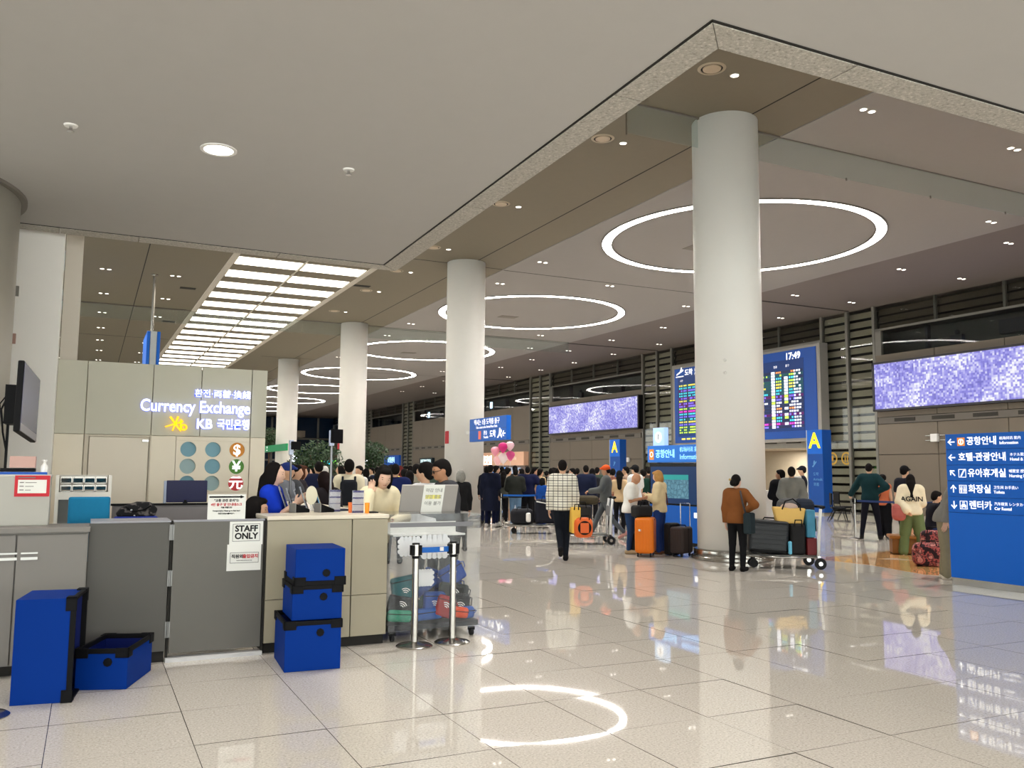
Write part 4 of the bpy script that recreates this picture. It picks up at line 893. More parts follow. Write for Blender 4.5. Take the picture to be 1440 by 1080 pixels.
# ------------------------------------------------------------------ belt posts
def stanchion(x, y, label, h=0.93, group='steel belt posts'):
    o = thing('belt_post', label, 'barrier post', (x, y, 0), group=group)
    MB().lathe([(0,0),(0.165,0),(0.168,0.008),(0.15,0.02),(0.06,0.03),(0.03,0.045),(0,0.045)],36).build('base', M_STEEL, o, 40)
    MB().cyl((0,0,0.03),(0,0,h-0.13),0.031,n=20).build('post', M_STEEL, o, 40)
    MB().cyl((0,0,h-0.14),(0,0,h-0.115),0.036,n=20).cyl((0,0,h-0.012),(0,0,h),0.036,n=20).box(-0.05,-0.02,-0.03,0.03,h-0.11,h-0.02).box(0.02,0.05,-0.03,0.03,h-0.11,h-0.02).box(-0.03,0.03,0.02,0.045,h-0.11,h-0.02).build('belt_head', M_BLACK, o, 40)
    MB().cyl((0,0,h-0.12),(0,0,h-0.01),0.033,n=20).build('head_core', M_STEEL, o, 40)
    return o
def belt(p, q, z, label, m=None):
    d = Vector((q[0]-p[0], q[1]-p[1], 0)); L = d.length; n_ = Vector((-d.y, d.x, 0)).normalized()*0.003
    b = MB(); P0, P1 = Vector((p[0],p[1],z)), Vector((q[0],q[1],z)); k = 8; vs = []
    for i in range(k+1):
        c_ = P0.lerp(P1, i/k)-Vector((0,0,0.02*L/3*math.sin(PI*i/k)))
        vs += [c_-n_-Vector((0,0,.025)), c_+n_-Vector((0,0,.025)), c_+n_+Vector((0,0,.025)), c_-n_+Vector((0,0,.025))]
    b.add(vs, [(4*i+j,4*i+(j+1)%4,4*i+4+(j+1)%4,4*i+4+j) for i in range(k) for j in range(4)]+[(3,2,1,0),(4*k,4*k+1,4*k+2,4*k+3)])
    return b.build('belt', m or mat('belt_blue', (28,98,184), 0.6), None, label=label, cat='barrier belt')
stanchion(2.745,7.62,'steel belt post in front of the acrylic case, left one'); stanchion(3.125,7.64,'steel belt post in front of the acrylic case, right one')
bl = belt((2.79,7.62),(3.08,7.64),0.865,'short blue belt between the two posts at the acrylic case')
MB().box(2.985,3.02,7.62,7.63,0.85,0.885).build('tag', M_WHITEP, bl)
stanchion(-0.55,6.62,'steel belt post at the left edge, only its round foot in view')
# ------------------------------------------------------------------ blue corrugated crates
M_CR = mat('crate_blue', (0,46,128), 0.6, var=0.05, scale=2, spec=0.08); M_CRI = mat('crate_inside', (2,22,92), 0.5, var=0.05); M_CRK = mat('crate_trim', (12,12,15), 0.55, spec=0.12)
def crate(label, w_, d_, h_, M4, group='blue plastic crates by the counter', latch=True):
    o = thing('crate', label, 'crate', group=group); o.matrix_world = M4
    t = 0.008
    b = MB().box(0,w_,0,t,0,h_).box(0,w_,d_-t,d_,0,h_).box(0,t,t,d_-t,0,h_).box(w_-t,w_,t,d_-t,0,h_).box(t,w_-t,t,d_-t,0,t)
    b.build('shell', M_CR, o, bevel=0.004)
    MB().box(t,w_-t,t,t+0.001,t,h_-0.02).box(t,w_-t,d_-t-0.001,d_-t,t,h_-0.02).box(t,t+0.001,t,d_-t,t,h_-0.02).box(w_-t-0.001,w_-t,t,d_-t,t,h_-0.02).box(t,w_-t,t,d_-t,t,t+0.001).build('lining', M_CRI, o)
    e = 0.006; r_ = 0.03
    MB().box(-e,w_+e,-e,t+e,h_-r_,h_+e).box(-e,w_+e,d_-t-e,d_+e,h_-r_,h_+e).box(-e,t+e,t,d_-t,h_-r_,h_+e).box(w_-t-e,w_+e,t,d_-t,h_-r_,h_+e).build('rim', M_CRK, o, bevel=0.003)
    for x, y in ((0,0),(w_,0),(0,d_),(w_,d_)):
        sx_, sy_ = (1 if x == 0 else -1), (1 if y == 0 else -1)
        MB().box(*sorted((x-sx_*0.01,x+sx_*0.085)),*sorted((y-sy_*0.01,y+sy_*0.006)),h_-0.06,h_+0.01).box(*sorted((x-sx_*0.01,x+sx_*0.006)),*sorted((y-sy_*0.01,y+sy_*0.085)),h_-0.06,h_+0.01).build('corner_cap', M_CRK, o, bevel=0.003)
    if latch:
        for yy, s in ((0,-1),(d_,1)):
            l_ = MB().prism(disc(0,0,0.032,8),0,0.008,Matrix.Translation((w_*0.62,yy+(-0.008 if s > 0 else 0.0),h_-0.09)) @ MY['-y']).build('latch', M_CRK, o)
            if s > 0: l_.location.y = 0.016
    return o
T = Matrix.Translation
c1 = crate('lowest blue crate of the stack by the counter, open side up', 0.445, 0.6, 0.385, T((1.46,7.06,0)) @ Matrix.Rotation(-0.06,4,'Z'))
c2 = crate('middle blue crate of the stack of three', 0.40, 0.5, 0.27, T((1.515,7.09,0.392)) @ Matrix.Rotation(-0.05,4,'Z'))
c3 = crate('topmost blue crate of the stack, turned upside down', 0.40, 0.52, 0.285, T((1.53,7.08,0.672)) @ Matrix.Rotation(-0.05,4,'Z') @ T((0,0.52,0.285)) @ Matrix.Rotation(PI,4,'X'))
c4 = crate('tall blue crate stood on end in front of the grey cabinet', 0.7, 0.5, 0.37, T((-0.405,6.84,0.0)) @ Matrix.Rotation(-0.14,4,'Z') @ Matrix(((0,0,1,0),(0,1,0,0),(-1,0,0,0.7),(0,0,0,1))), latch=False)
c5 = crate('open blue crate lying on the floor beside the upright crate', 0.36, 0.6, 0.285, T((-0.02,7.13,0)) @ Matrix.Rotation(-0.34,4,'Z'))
rbox('sponge', 0.27, 0.35, 7.3, 7.36, 0.01, 0.04, mat('sponge_grey', (140,142,150), 0.8), None, 0.008, label='small grey block lying in the open blue crate', cat='block')
# ------------------------------------------------------------------ hall furniture
# the blue directory on the right
ds = thing('directory_sign', 'large blue directory board with five white direction lines', 'sign', (11.42, 8.08, 0))
y0, y1 = -1.05, 0.6
MB().box(0.0,0.3,y0,y1,0.1,1.04).build('lower_panel', M_BLUE, ds, bevel=0.004)
for k in range(5): MB().box(0.0,0.3,y0,y1,1.046+k*0.229,1.27+k*0.229).build('direction_panel', M_BLUE, ds, bevel=0.004)
MB().box(0.01,0.29,y0+0.005,y1-0.005,0.1,2.185).build('core', M_BLUED, ds)
MB().box(0.02,0.28,y0,y1,0.0,0.1).build('plinth', M_STEEL, ds)
M_IC = mat('icon_orange', (236,140,60), 0.5, emit=0.5, var=0.0)
rows = [(PI*0, 'q', '공항안내', '机场问讯 案内', 'Information'), (0, None, '호텔·관광안내', 'ホテル案内,観光案内', 'Hotel & Tourist Info'), (-PI/4, 'b', '유아휴게실', '哺婴室 授乳室', 'Nursing Rooms'), (-PI/2, 'w', '화장실', '卫生间 お手洗い', 'Toilets'), (PI/2, 'c', '렌터카', '汽车租赁 レンタカー', 'Car Rental')]
for k, (ang, ic, ko, l1, l2) in enumerate(rows):
    z = 2.07-k*0.229; yy = y1-0.1
    flat(arrow(0,0,0.115,ang), (-0.001,yy-0.0,z), '-x', M_WTXT, 'arrow', ds)
    off = 0.10
    if ic:
        P_ = (-0.001, yy-0.155, z)
        if ic == 'q':
            flat([rect(-.06,.06,-.06,.06)], P_, '-x', M_IC, 'icon', ds, 0.002); flat(ringpolys(0,0,.03,.045), P_, '-x', M_WTXT, 'icon_mark', ds, 0.004)
            text('?', 0.07, (-0.005,P_[1],z), '-x', M_WTXT, ds, 'CENTER', 0.003)
        else:
            flat(frame2(-.06,.06,-.06,.06,.008), P_, '-x', M_WTXT, 'icon', ds)
            pol = {'b': [[(-.035,-.045),(-.012,-.045),(.03,.03),(.015,.042)], [(.02,.04),(.034,.03),(.045,.048),(.036,.054)]],
                   'w': [disc(-.028,.032,.011,10),disc(.028,.032,.011,10),rect(-.042,-.014,-.012,.018),rect(-.037,-.019,-.05,-.012),[(.012,-.02),(.044,-.02),(.035,.018),(.021,.018)],rect(.02,.036,-.05,-.02),rect(-.002,.002,-.05,.05)],
                   'c': [[(-.04,-.03),(.04,-.03),(.04,0),(-.04,0)],[(-.028,.003),(.028,.003),(.018,.022),(-.018,.022)],rect(-.036,-.02,-.042,-.03),rect(.02,.036,-.042,-.03),rect(-.02,.02,.034,.044)]}[ic]
            flat(pol, P_, '-x', M_WTXT, 'icon_mark', ds)
        off = 0.24
    t_ = text(ko, 0.128, (-0.001,yy-off,z), '-x', M_WTXT, ds, bold=0.0022)
    wd = 0.128*0.93*(len(ko)-0.62*ko.count('·'))+0.03
    text(l1, 0.05, (-0.001,yy-off-wd,z+0.032), '-x', M_WTXT, ds); text(l2, 0.058, (-0.001,yy-off-wd,z-0.032), '-x', M_WTXT, ds, bold=0.0008)
# sign on the second column
o = thing('arrivals_sign_mount', 'blue wall sign with white arrow fixed to the second column', 'sign', (10.2, 22.5, 2.78))
MB().box(0,0.14,-1.28,1.28,-0.33,0.345).build('board', M_BLUE, o, bevel=0.01)
MB().box(-0.003,0.0,-1.28,1.28,0.0,0.01).build('divider', M_BLUED, o)
MB().box(0.14,0.64,0.3,1.2,-0.2,0.2).build('arm', M_STEEL, o); MB().box(0.45,0.52,1.0,2.75,-0.04,0.04).build('arm', M_COL, o)
text('택시는 1층 도착층 출구', 0.185, (-0.004,0.05,0.215), '-x', M_WTXT, o, 'CENTER', 0.0015); text('Take a taxi at the Arrival Floor Exits', 0.1, (-0.004,0.05,0.075), '-x', M_WTXT, o, 'CENTER')
text('도착', 0.22, (-0.004,-0.18,-0.15), '-x', M_WTXT, o, bold=0.005); text('환승', 0.14, (-0.004,0.25,-0.1), '-x', M_WTXT, o); text('Transfer', 0.1, (-0.004,0.25,-0.22), '-x', M_WTXT, o)
flat([rect(-.09,.09,-.12,.12)], (-0.004,0.52,-0.15), '-x', mat('icon_red', (214,110,90), 0.5, emit=0.5), 'icon', o)
flat([[(-.16,-.1),(.12,.12),(.16,.06),(-.1,-.12)],[(-.03,0),(-.02,.16),(.05,.16),(.06,.03)],[(0,-.02),(.14,-.12),(.18,-.06),(.05,.04)]], (-0.004,-0.84,-0.15), '-x', M_WTXT, 'arrival_symbol', o)
flat(arrow(0,0,0.2,0), (-0.004,-1.13,-0.15), '-x', M_WTXT, 'arrow', o)
# green sign on the fourth column
o = thing('direction_sign_mount', 'green sign band across the fourth column', 'sign', (10.0, 52.9, 2.86))
MB().box(-0.05,0.05,-3.4,3.4,-0.2,0.2).build('board', mat('sign_green', (20,140,84), 0.4, emit=0.15), o, bevel=0.01)
MB().box(0.05,0.5,0.3,1.3,-0.06,0.06).build('arm', M_STEEL, o)
flat([rect(-.14,.14,-.14,-.08),[(-.16,.1),(0,-.02),(.16,.1),(.12,.15),(0,.06),(-.12,.15)]], (-0.05,2.5,0.02), '-x', M_WTXT, 'icon', o)
# the information kiosk
ik = thing('information_kiosk', 'blue information kiosk with a map screen left of the big column', 'information kiosk', (11.75, 15.5, 0))
yL, yR = 1.22, -0.75
MB().box(0,0.55,yR,yL,0.08,0.86).build('lower_panel', M_BLUE, ik, bevel=0.005)
MB().box(0.03,0.5,yR,yL,0,0.08).build('plinth', M_DARKGAP, ik)
MB().box(0,0.5,yR,yL,0.86,1.80).build('screen_frame', mat('kiosk_black', (10,12,18), 0.25), ik, bevel=0.005)
MB().box(-0.008,0,yR+0.06,yL-0.06,0.9,1.72).build('screen_surround', mat('kiosk_navy', (18,52,98), 0.3, emit=0.25), ik)
sm, nt, b_ = nodes_of('map_screen', 0.3)
tc = nt.nodes.new('ShaderNodeTexCoord'); vo = nt.nodes.new('ShaderNodeTexVoronoi'); vo.feature = 'DISTANCE_TO_EDGE'; vo.inputs['Scale'].default_value = 9; nt.links.new(tc.outputs['Object'], vo.inputs['Vector'])
col = ramp(nt, vo.outputs[0], [(0.0,(60,110,130)),(0.08,(86,146,168)),(0.3,(120,176,196)),(1,(150,196,212))]); nt.links.new(col, b_.inputs['Emission Color']); b_.inputs['Emission Strength'].default_value = 0.55; b_.inputs['Base Color'].default_value = (0.02,0.03,0.04,1)
MB().box(-0.014,-0.008,-0.25,0.93,1.02,1.54).build('map_display', sm, ik)
b = MB().box(-0.017,-0.014,-0.25,0.93,1.43,1.54).build('map_header', mat('map_teal', (40,150,150), 0.4, emit=0.4), ik)
b = MB()
for k in range(9):
    a = 0.2+k*0.33; b.box(-0.017,-0.014,0.34+0.45*math.cos(a)-0.012,0.34+0.45*math.cos(a)+0.012,1.08+0.3*math.sin(a)-0.01,1.08+0.3*math.sin(a)+0.012)
    b.box(-0.017,-0.014,0.34+0.28*math.cos(a)-0.012,0.34+0.28*math.cos(a)+0.012,1.06+0.18*math.sin(a)-0.008,1.06+0.18*math.sin(a)+0.008)
b.build('map_outline', mat('map_line', (40,84,110), 0.5, emit=0.2), ik)
MB().box(-0.03,0.5,yR,yL+0.03,1.82,2.2).build('header', mat('header_blue', (40,118,214), 0.4, emit=0.35, var=0.0), ik, bevel=0.006)
text('공항안내', 0.2, (-0.034,0.93,2.0), '-x', mat('kiosk_text', (150,215,255), 0.4, emit=1.2, var=0.0), ik, bold=0.004)
text('机场问讯 案内', 0.12, (-0.034,0.02,2.09), '-x', MATS['kiosk_text'], ik); text('Information', 0.16, (-0.034,0.02,1.93), '-x', MATS['kiosk_text'], ik)
flat(disc(0,0,.1) and [rect(-.085,.085,-.12,.12)], (-0.032,1.08,2.0), '-x', M_IC, 'icon', ik); flat(ringpolys(0,0,.045,.065), (-0.036,1.08,2.0), '-x', M_WTXT, 'icon_mark', ik)
MB().box(-0.006,0,-0.6,-0.42,0.62,0.73).build('lit_label', M_WTXT, ik)
hs = thing('information_totem_sign', 'small lit white sign with a round question mark above the information kiosk', 'sign', (11.8, 16.42, 2.2))
MB().box(0,0.12,-0.22,0.22,0.0,0.42).build('lit_box', mat('totem_lit', (176,206,238), 0.4, emit=0.7, var=0.0), hs, bevel=0.01)
flat([disc(0,0,.125,28)], (-0.002,0,0.2), '-x', M_WTXT, 'icon', hs); text('?', 0.17, (-0.008,0,0.2), '-x', mat('totem_ink', (90,110,140), 0.5), hs, 'CENTER', 0.006)
# desk by the gate
de = thing('information_desk', 'white gate desk at the foot of the letter A pylon', 'desk', (14.2, 16.35, 0))
MB().box(0,1.75,0,0.5,0.05,1.12).build('body', M_WHITEP, de, bevel=0.006)
MB().box(-0.15,1.8,-0.05,0.55,1.12,1.16).build('top', M_WHITEP, de, bevel=0.005); MB().box(0.02,1.72,0.03,0.48,0,0.05).build('plinth', M_DARKGAP, de)
MB().box(-0.15,0.2,-0.06,-0.03,1.14,1.17).build('rail', M_BLACK, de)
mn2 = thing('desk_monitor', 'white monitor on the gate desk, seen from behind', 'monitor', (*onY(1121,16.5), 1.16))
MB().box(-0.13,0.13,-0.012,0.012,0.1,0.36).build('back', M_WHITEP, mn2, bevel=0.004); MB().cyl((0,0,0.01),(0,0,0.12),0.02).box(-0.08,0.08,-0.06,0.06,0,0.012).build('stand', M_BLACK, mn2)
# mesh chairs by the gate
def mesh_chair(px, d, label, rz):
    o = thing('mesh_chair', label, 'chair', (*onD(px, d), 0), rz, group='black mesh chairs by the gate')
    MB().box(-0.23,0.23,-0.22,0.22,0.44,0.49).build('seat', M_BLACK, o, bevel=0.02); MB().box(-0.22,0.22,0.2,0.24,0.56,0.95).build('backrest', M_BLACK, o, bevel=0.02)
    for s in (-1, 1):
        MB().tube([(s*0.22,0.22,0.6),(s*0.22,0.2,0.44),(s*0.22,-0.15,0.44),(s*0.23,-0.26,0.02)],0.014).build('leg', M_BLACK, o); MB().tube([(s*0.22,0.1,0.44),(s*0.23,0.32,0.02)],0.014).build('leg', M_BLACK, o)
    return o
mesh_chair(1177, 30.5, 'black mesh chair beside the letter A pylon, nearer one', 0.9); mesh_chair(1184, 31.6, 'black mesh chair behind another, left of the gate posts', 1.2)
# gallery symbols on the louvres
o = thing('facility_sign_mount', 'faint yellow toilet and lift symbols on the louvred glass right of the pylon', 'sign', (XW-0.01, 26.6, 2.22))
flat(ringpolys(0.25,0,0.2,0.27)+ringpolys(-0.5,0,0.2,0.27)+[rect(0.16,0.22,-0.15,0.12),rect(0.28,0.34,-0.15,0.12),rect(-0.55,-0.45,-0.1,0.12)], (0,0,0), '-x', mat('symbol_yellow', (190,150,60), 0.5, emit=0.1), 'symbol', o)
# far shop fronts and signs along the wall
sh = thing('travel_shop', 'peach-lit shop front with blue screens behind the queue', 'shop', (XW-0.53, 60.5, 0))
MB().box(0.1,0.5,-5.0,5.6,2.0,3.0).build('fascia', mat('peach_fascia', (222,176,146), 0.5, emit=0.12), sh, bevel=0.01)
MB().box(0.2,0.5,-5.0,5.6,0,2.0).build('lower_wall', mat('shop_inner', (120,104,96), 0.5), sh)
text('여기닷셈', 0.75, (0.09,3.2,2.35), '-x', mat('shop_letters', (255,244,232), 0.4, emit=3.0, var=0.0), sh, bold=0.03); text('TRAVEL CENTER', 0.3, (0.09,-1.6,2.5), '-x', mat('shop_faint', (240,220,205), 0.4, emit=0.3), sh)
b = MB()
for q_ in range(2): b.box(0.0,0.1,0.2-q_*1.3-1.15,0.2-q_*1.3,1.2,1.85)
b.build('screen', mat('shop_screen', (96,160,240), 0.4, emit=0.8, var=0.05), sh); MB().box(0,0.1,-4.6,-2.8,0.7,1.85).build('poster', mat('shop_poster', (160,176,200), 0.4, emit=0.3), sh)
def far_sign(y, z, w_, h_, c_, s_, tc_, label, e=0.5, te=2.0, size=None):
    o = thing('shop_sign_mount', label, 'sign', (XW-0.25, y, z)); k_ = '%d_%d_%d' % c_
    MB().box(0,0.25,-w_/2,w_/2,-h_/2,h_/2).build('board', mat('shop_board_'+k_, c_, 0.4, emit=e, var=0.0), o, bevel=0.02)
    text(s_, size or h_*0.6, (-0.01,0,0), '-x', mat('shop_text_%d_%d_%d' % tc_, tc_, 0.4, emit=te, var=0.0), o, 'CENTER', 0.02)
far_sign(86.5, 2.6, 4.8, 1.05, (20,74,160), '로밍센터', (190,235,255), 'blue lit sign on the far wall right of the second column', 0.3, 1.2)
far_sign(76.2, 2.45, 3.4, 0.6, (22,40,46), 'INFORMATION', (200,225,230), 'small dark sign with pale letters on the far wall', 0.0, 1.0, 0.4)
far_sign(97.5, 2.55, 6, 0.9, (170,130,190), '통신서비스', (236,190,255), 'mauve lit sign on the far wall beside the third column', 0.6, 2.0)
def hang_sign(px, d, z, w_, h_, cols, label):
    x, y = onD(px, d); o = thing('hanging_sign', label, 'sign', (x, y, z), -bearing(px))
    n_ = len(cols)
    for q_, c_ in enumerate(cols): MB().box(-w_/2+w_*q_/n_+0.01,-w_/2+w_*(q_+1)/n_-0.01,-0.05,0.05,-h_/2,h_/2).build('lit_letter', mat('neon_%d_%d_%d' % c_, c_, 0.4, emit=1.8, var=0.0), o, bevel=0.04)
    MB().box(-w_/2,w_/2,0.05,0.1,-h_/2,h_/2).build('back', M_BLACK, o)
    MB().cyl((0,0.08,-h_/2),(0,0.08,-z),0.04).cyl((0,0.08,-z),(0,0.08,-z+0.03),0.3).build('post', M_STEEL, o)
hang_sign(461.5, 42, 1.95, 0.85, 0.24, [(150,255,60),(60,210,230),(40,200,220),(140,245,80)], 'green and cyan glowing letters between the trees')
for k, (px, d) in enumerate(((412, 40), (513, 52))):
    x, y = onD(px, d); o = thing('globe_lamp', ('round white lamp left of the tree', 'small white lamp right of the third column')[k], 'lamp', (x, y, 0))
    MB().cyl((0,0,0.02),(0,0,1.95),0.03).cyl((0,0,0),(0,0,0.03),0.2).build('post', M_STEEL, o); MB().ball((0,0,2.08),0.16,16).build('globe', mat('globe_lit', (235,240,255), 0.4, emit=2.5, var=0.0), o, True)
# potted trees
M_LEAF = mat('leaf', (40,66,34), 0.6, var=0.35, scale=3); M_BARK = mat('bark', (84,66,50), 0.9)
def tree(px, d, h, r, label, seed):
    x, y = onD(px, d); R_ = random.Random(seed); o = thing('potted_tree', label, 'tree', (x, y, 0), group='potted trees in the hall')
    MB().lathe([(0,0),(0.32,0),(0.4,0.55),(0.37,0.55),(0.33,0.45),(0,0.45)],24).build('planter', mat('planter_grey', (120,116,110), 0.6), o, 40)
    b = MB().tube([(0,0,0.4),(0.04,0,1.0),(0,0.03,h-r)],0.05,8)
    for q_ in range(6):
        a = q_*1.05; b.tube([(0,0.02,h-r*1.5+q_*0.06),(0.4*r*math.cos(a),0.4*r*math.sin(a),h-r+0.1),(0.75*r*math.cos(a),0.75*r*math.sin(a),h-r*0.6)],0.018,5)
    b.build('trunk', M_BARK, o)
    vs, fs = [], []
    for q_ in range(1500):
        u = Vector((R_.gauss(0,1),R_.gauss(0,1),R_.gauss(0,1))).normalized()*r*(R_.random()**0.45)
        c_ = Vector((u.x,u.y,u.z*0.8+h-r*0.85)); a = Vector((R_.gauss(0,1),R_.gauss(0,1),R_.gauss(0,1))).normalized(); b_ = a.orthogonal().normalized(); s = 0.09*R_.uniform(.6,1.3)
        i = len(vs); vs += [c_-a*s, c_+b_*s*0.45, c_+a*s, c_-b_*s*0.45]; fs.append((i,i+1,i+2,i+3))
    MB().add(vs, fs).build('foliage', M_LEAF, o, kind='stuff')
tree(444, 33, 2.75, 1.05, 'bushy green potted tree between the third and fourth columns', 1); tree(377, 62, 4.6, 1.15, 'tall slim potted tree at the right edge of the booth wall', 2)
tree(521, 44, 3.1, 0.9, 'potted tree half hidden behind the third column', 3)
# balloons
for k, (dx, dz, c_, r_, lab) in enumerate(((0.0,0.1,(206,40,120),0.2,'deep pink balloon at the top of the cluster'),(0.3,0.16,(238,196,206),0.18,'pale pink balloon at the upper right of the cluster'),(-0.26,-0.05,(232,150,170),0.18,'pink balloon at the left of the cluster'),(0.36,-0.22,(214,80,140),0.19,'bright pink balloon at the right of the cluster'),(0.1,-0.32,(240,222,222),0.21,'white balloon in front at the bottom of the cluster'),(-0.1,-0.42,(240,186,190),0.18,'light pink balloon at the lower left of the cluster'))):
    x, y = onD(707, 34); a = bearing(707); z = 2.42
    bo = MB().lathe([(0.004,-1.2),(0.02,-1.17),(0.3,-0.95),(0.75,-0.4),(0.98,0.1),(0.9,0.55),(0.55,0.88),(0,1.0)][::1],18,M=Matrix.Scale(r_,4)).build('balloon', mat('balloon_%d_%d_%d' % c_, c_, 0.3, var=0.0), None, True, loc=(x+dx*math.cos(a), y-dx*math.sin(a)+0.05*k, z+dz), label=lab, cat='balloon', group='pink balloons under the column sign')
    MB().tube([(0,0,-1.2*r_),(0.02,0.0,-1.2*r_-0.4),(-dx*math.cos(a),dx*math.sin(a)-0.05*k,-z-dz+0.02)],0.004,5).build('string', M_WHITEP, bo)
# ------------------------------------------------------------------ suitcases, carts, bags
def suitcase(name, label, loc, rz, w_, d_, h_, m, handle=0.0, ribs=True, soft=False):
    o = thing(name, label, 'suitcase', loc, rz)
    MB().box(-w_/2,w_/2,-d_/2,d_/2,0.06,h_).build('shell', m, o, bevel=0.05 if soft else 0.07, seg=4)
    if ribs:
        b = MB()
        for k in range(5):
            x = -w_/2+w_*(k+1)/6; b.box(x-0.012,x+0.012,-d_/2-0.005,d_/2+0.005,0.13,h_-0.08)
        b.build('rib', m, o, bevel=0.004)
    MB().box(-w_/2-0.003,w_/2+0.003,-0.006,0.006,0.09,h_-0.03).build('zip', M_BLACK, o)
    MB().tube([(-0.1,0,h_-0.01),(-0.09,0,h_+0.03),(0.09,0,h_+0.03),(0.1,0,h_-0.01)],0.012).build('carry_handle', M_BLACK, o)
    for x in (-w_/2+0.06,w_/2-0.06):
        for y in (-d_/2+0.05,d_/2-0.05): MB().cyl((x-0.012,y,0.03),(x+0.012,y,0.03),0.03,n=14).box(x-0.016,x+0.016,y-0.02,y+0.02,0.04,0.08).build('wheel', M_RUBBER, o)
    if handle: MB().tube([(-0.1,d_/2-0.04,h_-0.05),(-0.1,d_/2-0.04,h_+handle),(0.1,d_/2-0.04,h_+handle),(0.1,d_/2-0.04,h_-0.05)],0.01).build('pull_handle', M_STEEL, o)
    return o
M_ORSC = mat('suitcase_orange', (226,118,24), 0.35, var=0.03)
oc_ = suitcase('suitcase', 'tall bright orange suitcase between the bald man and blonde woman', (*onD(907, 16.85), 0), -0.75, 0.36, 0.46, 0.74, M_ORSC)
MB().box(-0.1,-0.05,-0.235,-0.23,0.48,0.52).build('tag', M_PAPER, oc_)
hb = thing('handbag', 'black bag resting on top of the orange suitcase', 'bag', (*onD(902, 16.85), 0.74))
MB().box(-0.19,0.19,-0.12,0.12,0,0.22).build('body', mat('bag_black', (24,23,24), 0.7), hb, bevel=0.05, seg=3); MB().tube([(-0.1,-0.1,0.2),(-0.08,-0.1,0.3),(0.08,-0.1,0.3),(0.1,-0.1,0.2)],0.01).build('strap', M_BLACK, hb)
suitcase('suitcase', 'small black and dark brown carry-on with raised steel handle by the kiosk', (*onD(957, 17.0), 0), -1.15, 0.3, 0.4, 0.56, mat('suitcase_brown', (56,46,44), 0.7), 0.44, True, True)
kb2 = thing('backpack', 'black bag hanging behind the legs of the blonde woman', 'bag', (*onD(944, 17.2), 0.0))
MB().box(-0.14,0.14,-0.1,0.1,0.0,0.62).build('body', MATS['bag_black'], kb2, bevel=0.05, seg=3); MB().tube([(-0.08,-0.1,0.55),(-0.08,-0.14,0.4),(-0.08,-0.1,0.2)],0.012).build('strap', M_BLACK, kb2)
kb3 = thing('backpack', 'black rucksack with white tag behind the bald man\'s feet', 'bag', (*onD(893, 17.5), 0.0))
MB().box(-0.13,0.13,-0.1,0.1,0,0.4).build('body', MATS['bag_black'], kb3, bevel=0.05, seg=3); MB().box(-0.03,0.05,-0.105,-0.1,0.26,0.33).build('tag', M_PAPER, kb3)
def cart(label, loc, rz, L=1.0):          # handle at +x end, nose at -x
    o = thing('luggage_cart', label, 'luggage cart', loc, rz)
    MB().tube([(-L*0.62,-0.14,0.2),(-L*0.1,-0.27,0.19),(L*0.5,-0.3,0.2)],0.018).tube([(-L*0.62,0.14,0.2),(-L*0.1,0.27,0.19),(L*0.5,0.3,0.2)],0.018).tube([(-L*0.62,-0.14,0.2),(-L*0.68,0,0.22),(-L*0.62,0.14,0.2)],0.018).tube([(L*0.5,-0.3,0.2),(L*0.5,0.3,0.2)],0.018).build('chassis', M_STEEL, o, True)
    MB().box(-L*0.6,L*0.48,-0.2,0.2,0.2,0.225).build('deck', mat('cart_deck', (120,118,114), 0.4, 0.5), o, bevel=0.008)
    for s in (-1, 1):
        MB().tube([(L*0.5,s*0.29,0.2),(L*0.52,s*0.29,0.6),(L*0.56,s*0.28,1.0)],0.026).build('upright', mat('cart_white', (226,226,222), 0.3), o, True)
        MB().cyl((L*0.52,s*0.33-0.018,0.095),(L*0.52,s*0.33+0.018,0.095),0.095,n=22).build('wheel', M_RUBBER, o, 40); MB().cyl((L*0.52,s*0.33-0.022,0.095),(L*0.52,s*0.33+0.022,0.095),0.036,n=16).box(L*0.5-0.02,L*0.5+0.03,s*0.31-0.012,s*0.31+0.012,0.09,0.22).build('wheel_hub', M_CHROME, o, 40)
    for s in (-1, 1): MB().cyl((-L*0.5,s*0.08-0.018,0.07),(-L*0.5,s*0.08+0.018,0.07),0.07,n=20).box(-L*0.5-0.015,-L*0.5+0.015,s*0.08-0.03,s*0.08+0.03,0.07,0.2).build('front_wheel', M_RUBBER, o, 40)
    MB().tube([(L*0.56,-0.28,1.0),(L*0.62,-0.27,1.03),(L*0.62,0.27,1.03),(L*0.56,0.28,1.0)],0.024).build('push_handle', M_BLACK, o, True)
    MB().box(L*0.49,L*0.51,-0.26,0.26,0.62,0.85).build('back_plate', mat('cart_plate', (150,150,150), 0.4, 0.4), o, bevel=0.01)
    return o
def bagbox(name, label, cat, loc, rz, w_, d_, h_, m, bev=0.05, strap=True, group=None):
    o = thing(name, label, cat, loc, rz, group)
    MB().box(-w_/2,w_/2,-d_/2,d_/2,0,h_).build('body', m, o, bevel=bev, seg=3)
    if strap: MB().tube([(-w_*0.25,-d_/2,h_*0.9),(-w_*0.2,-d_/2-0.02,h_*1.12),(w_*0.2,-d_/2-0.02,h_*1.12),(w_*0.25,-d_/2,h_*0.9)],0.011).build('handle', M_BLACK, o)
    return o
xc, yc = onD(1098, 15.6); rzc = -0.50
cart('luggage cart loaded with a black case beside the big column', (xc, yc, 0), rzc, 1.02)
def oncart(dx, dy, z): return (xc+dx*math.cos(rzc)-dy*math.sin(rzc), yc+dx*math.sin(rzc)+dy*math.cos(rzc), z)
sc1 = thing('suitcase', 'large black ribbed suitcase lying on the loaded luggage cart', 'suitcase', oncart(-0.3,0,0.25), rzc)
M_BKC = mat('case_black', (15,18,22), 0.35)
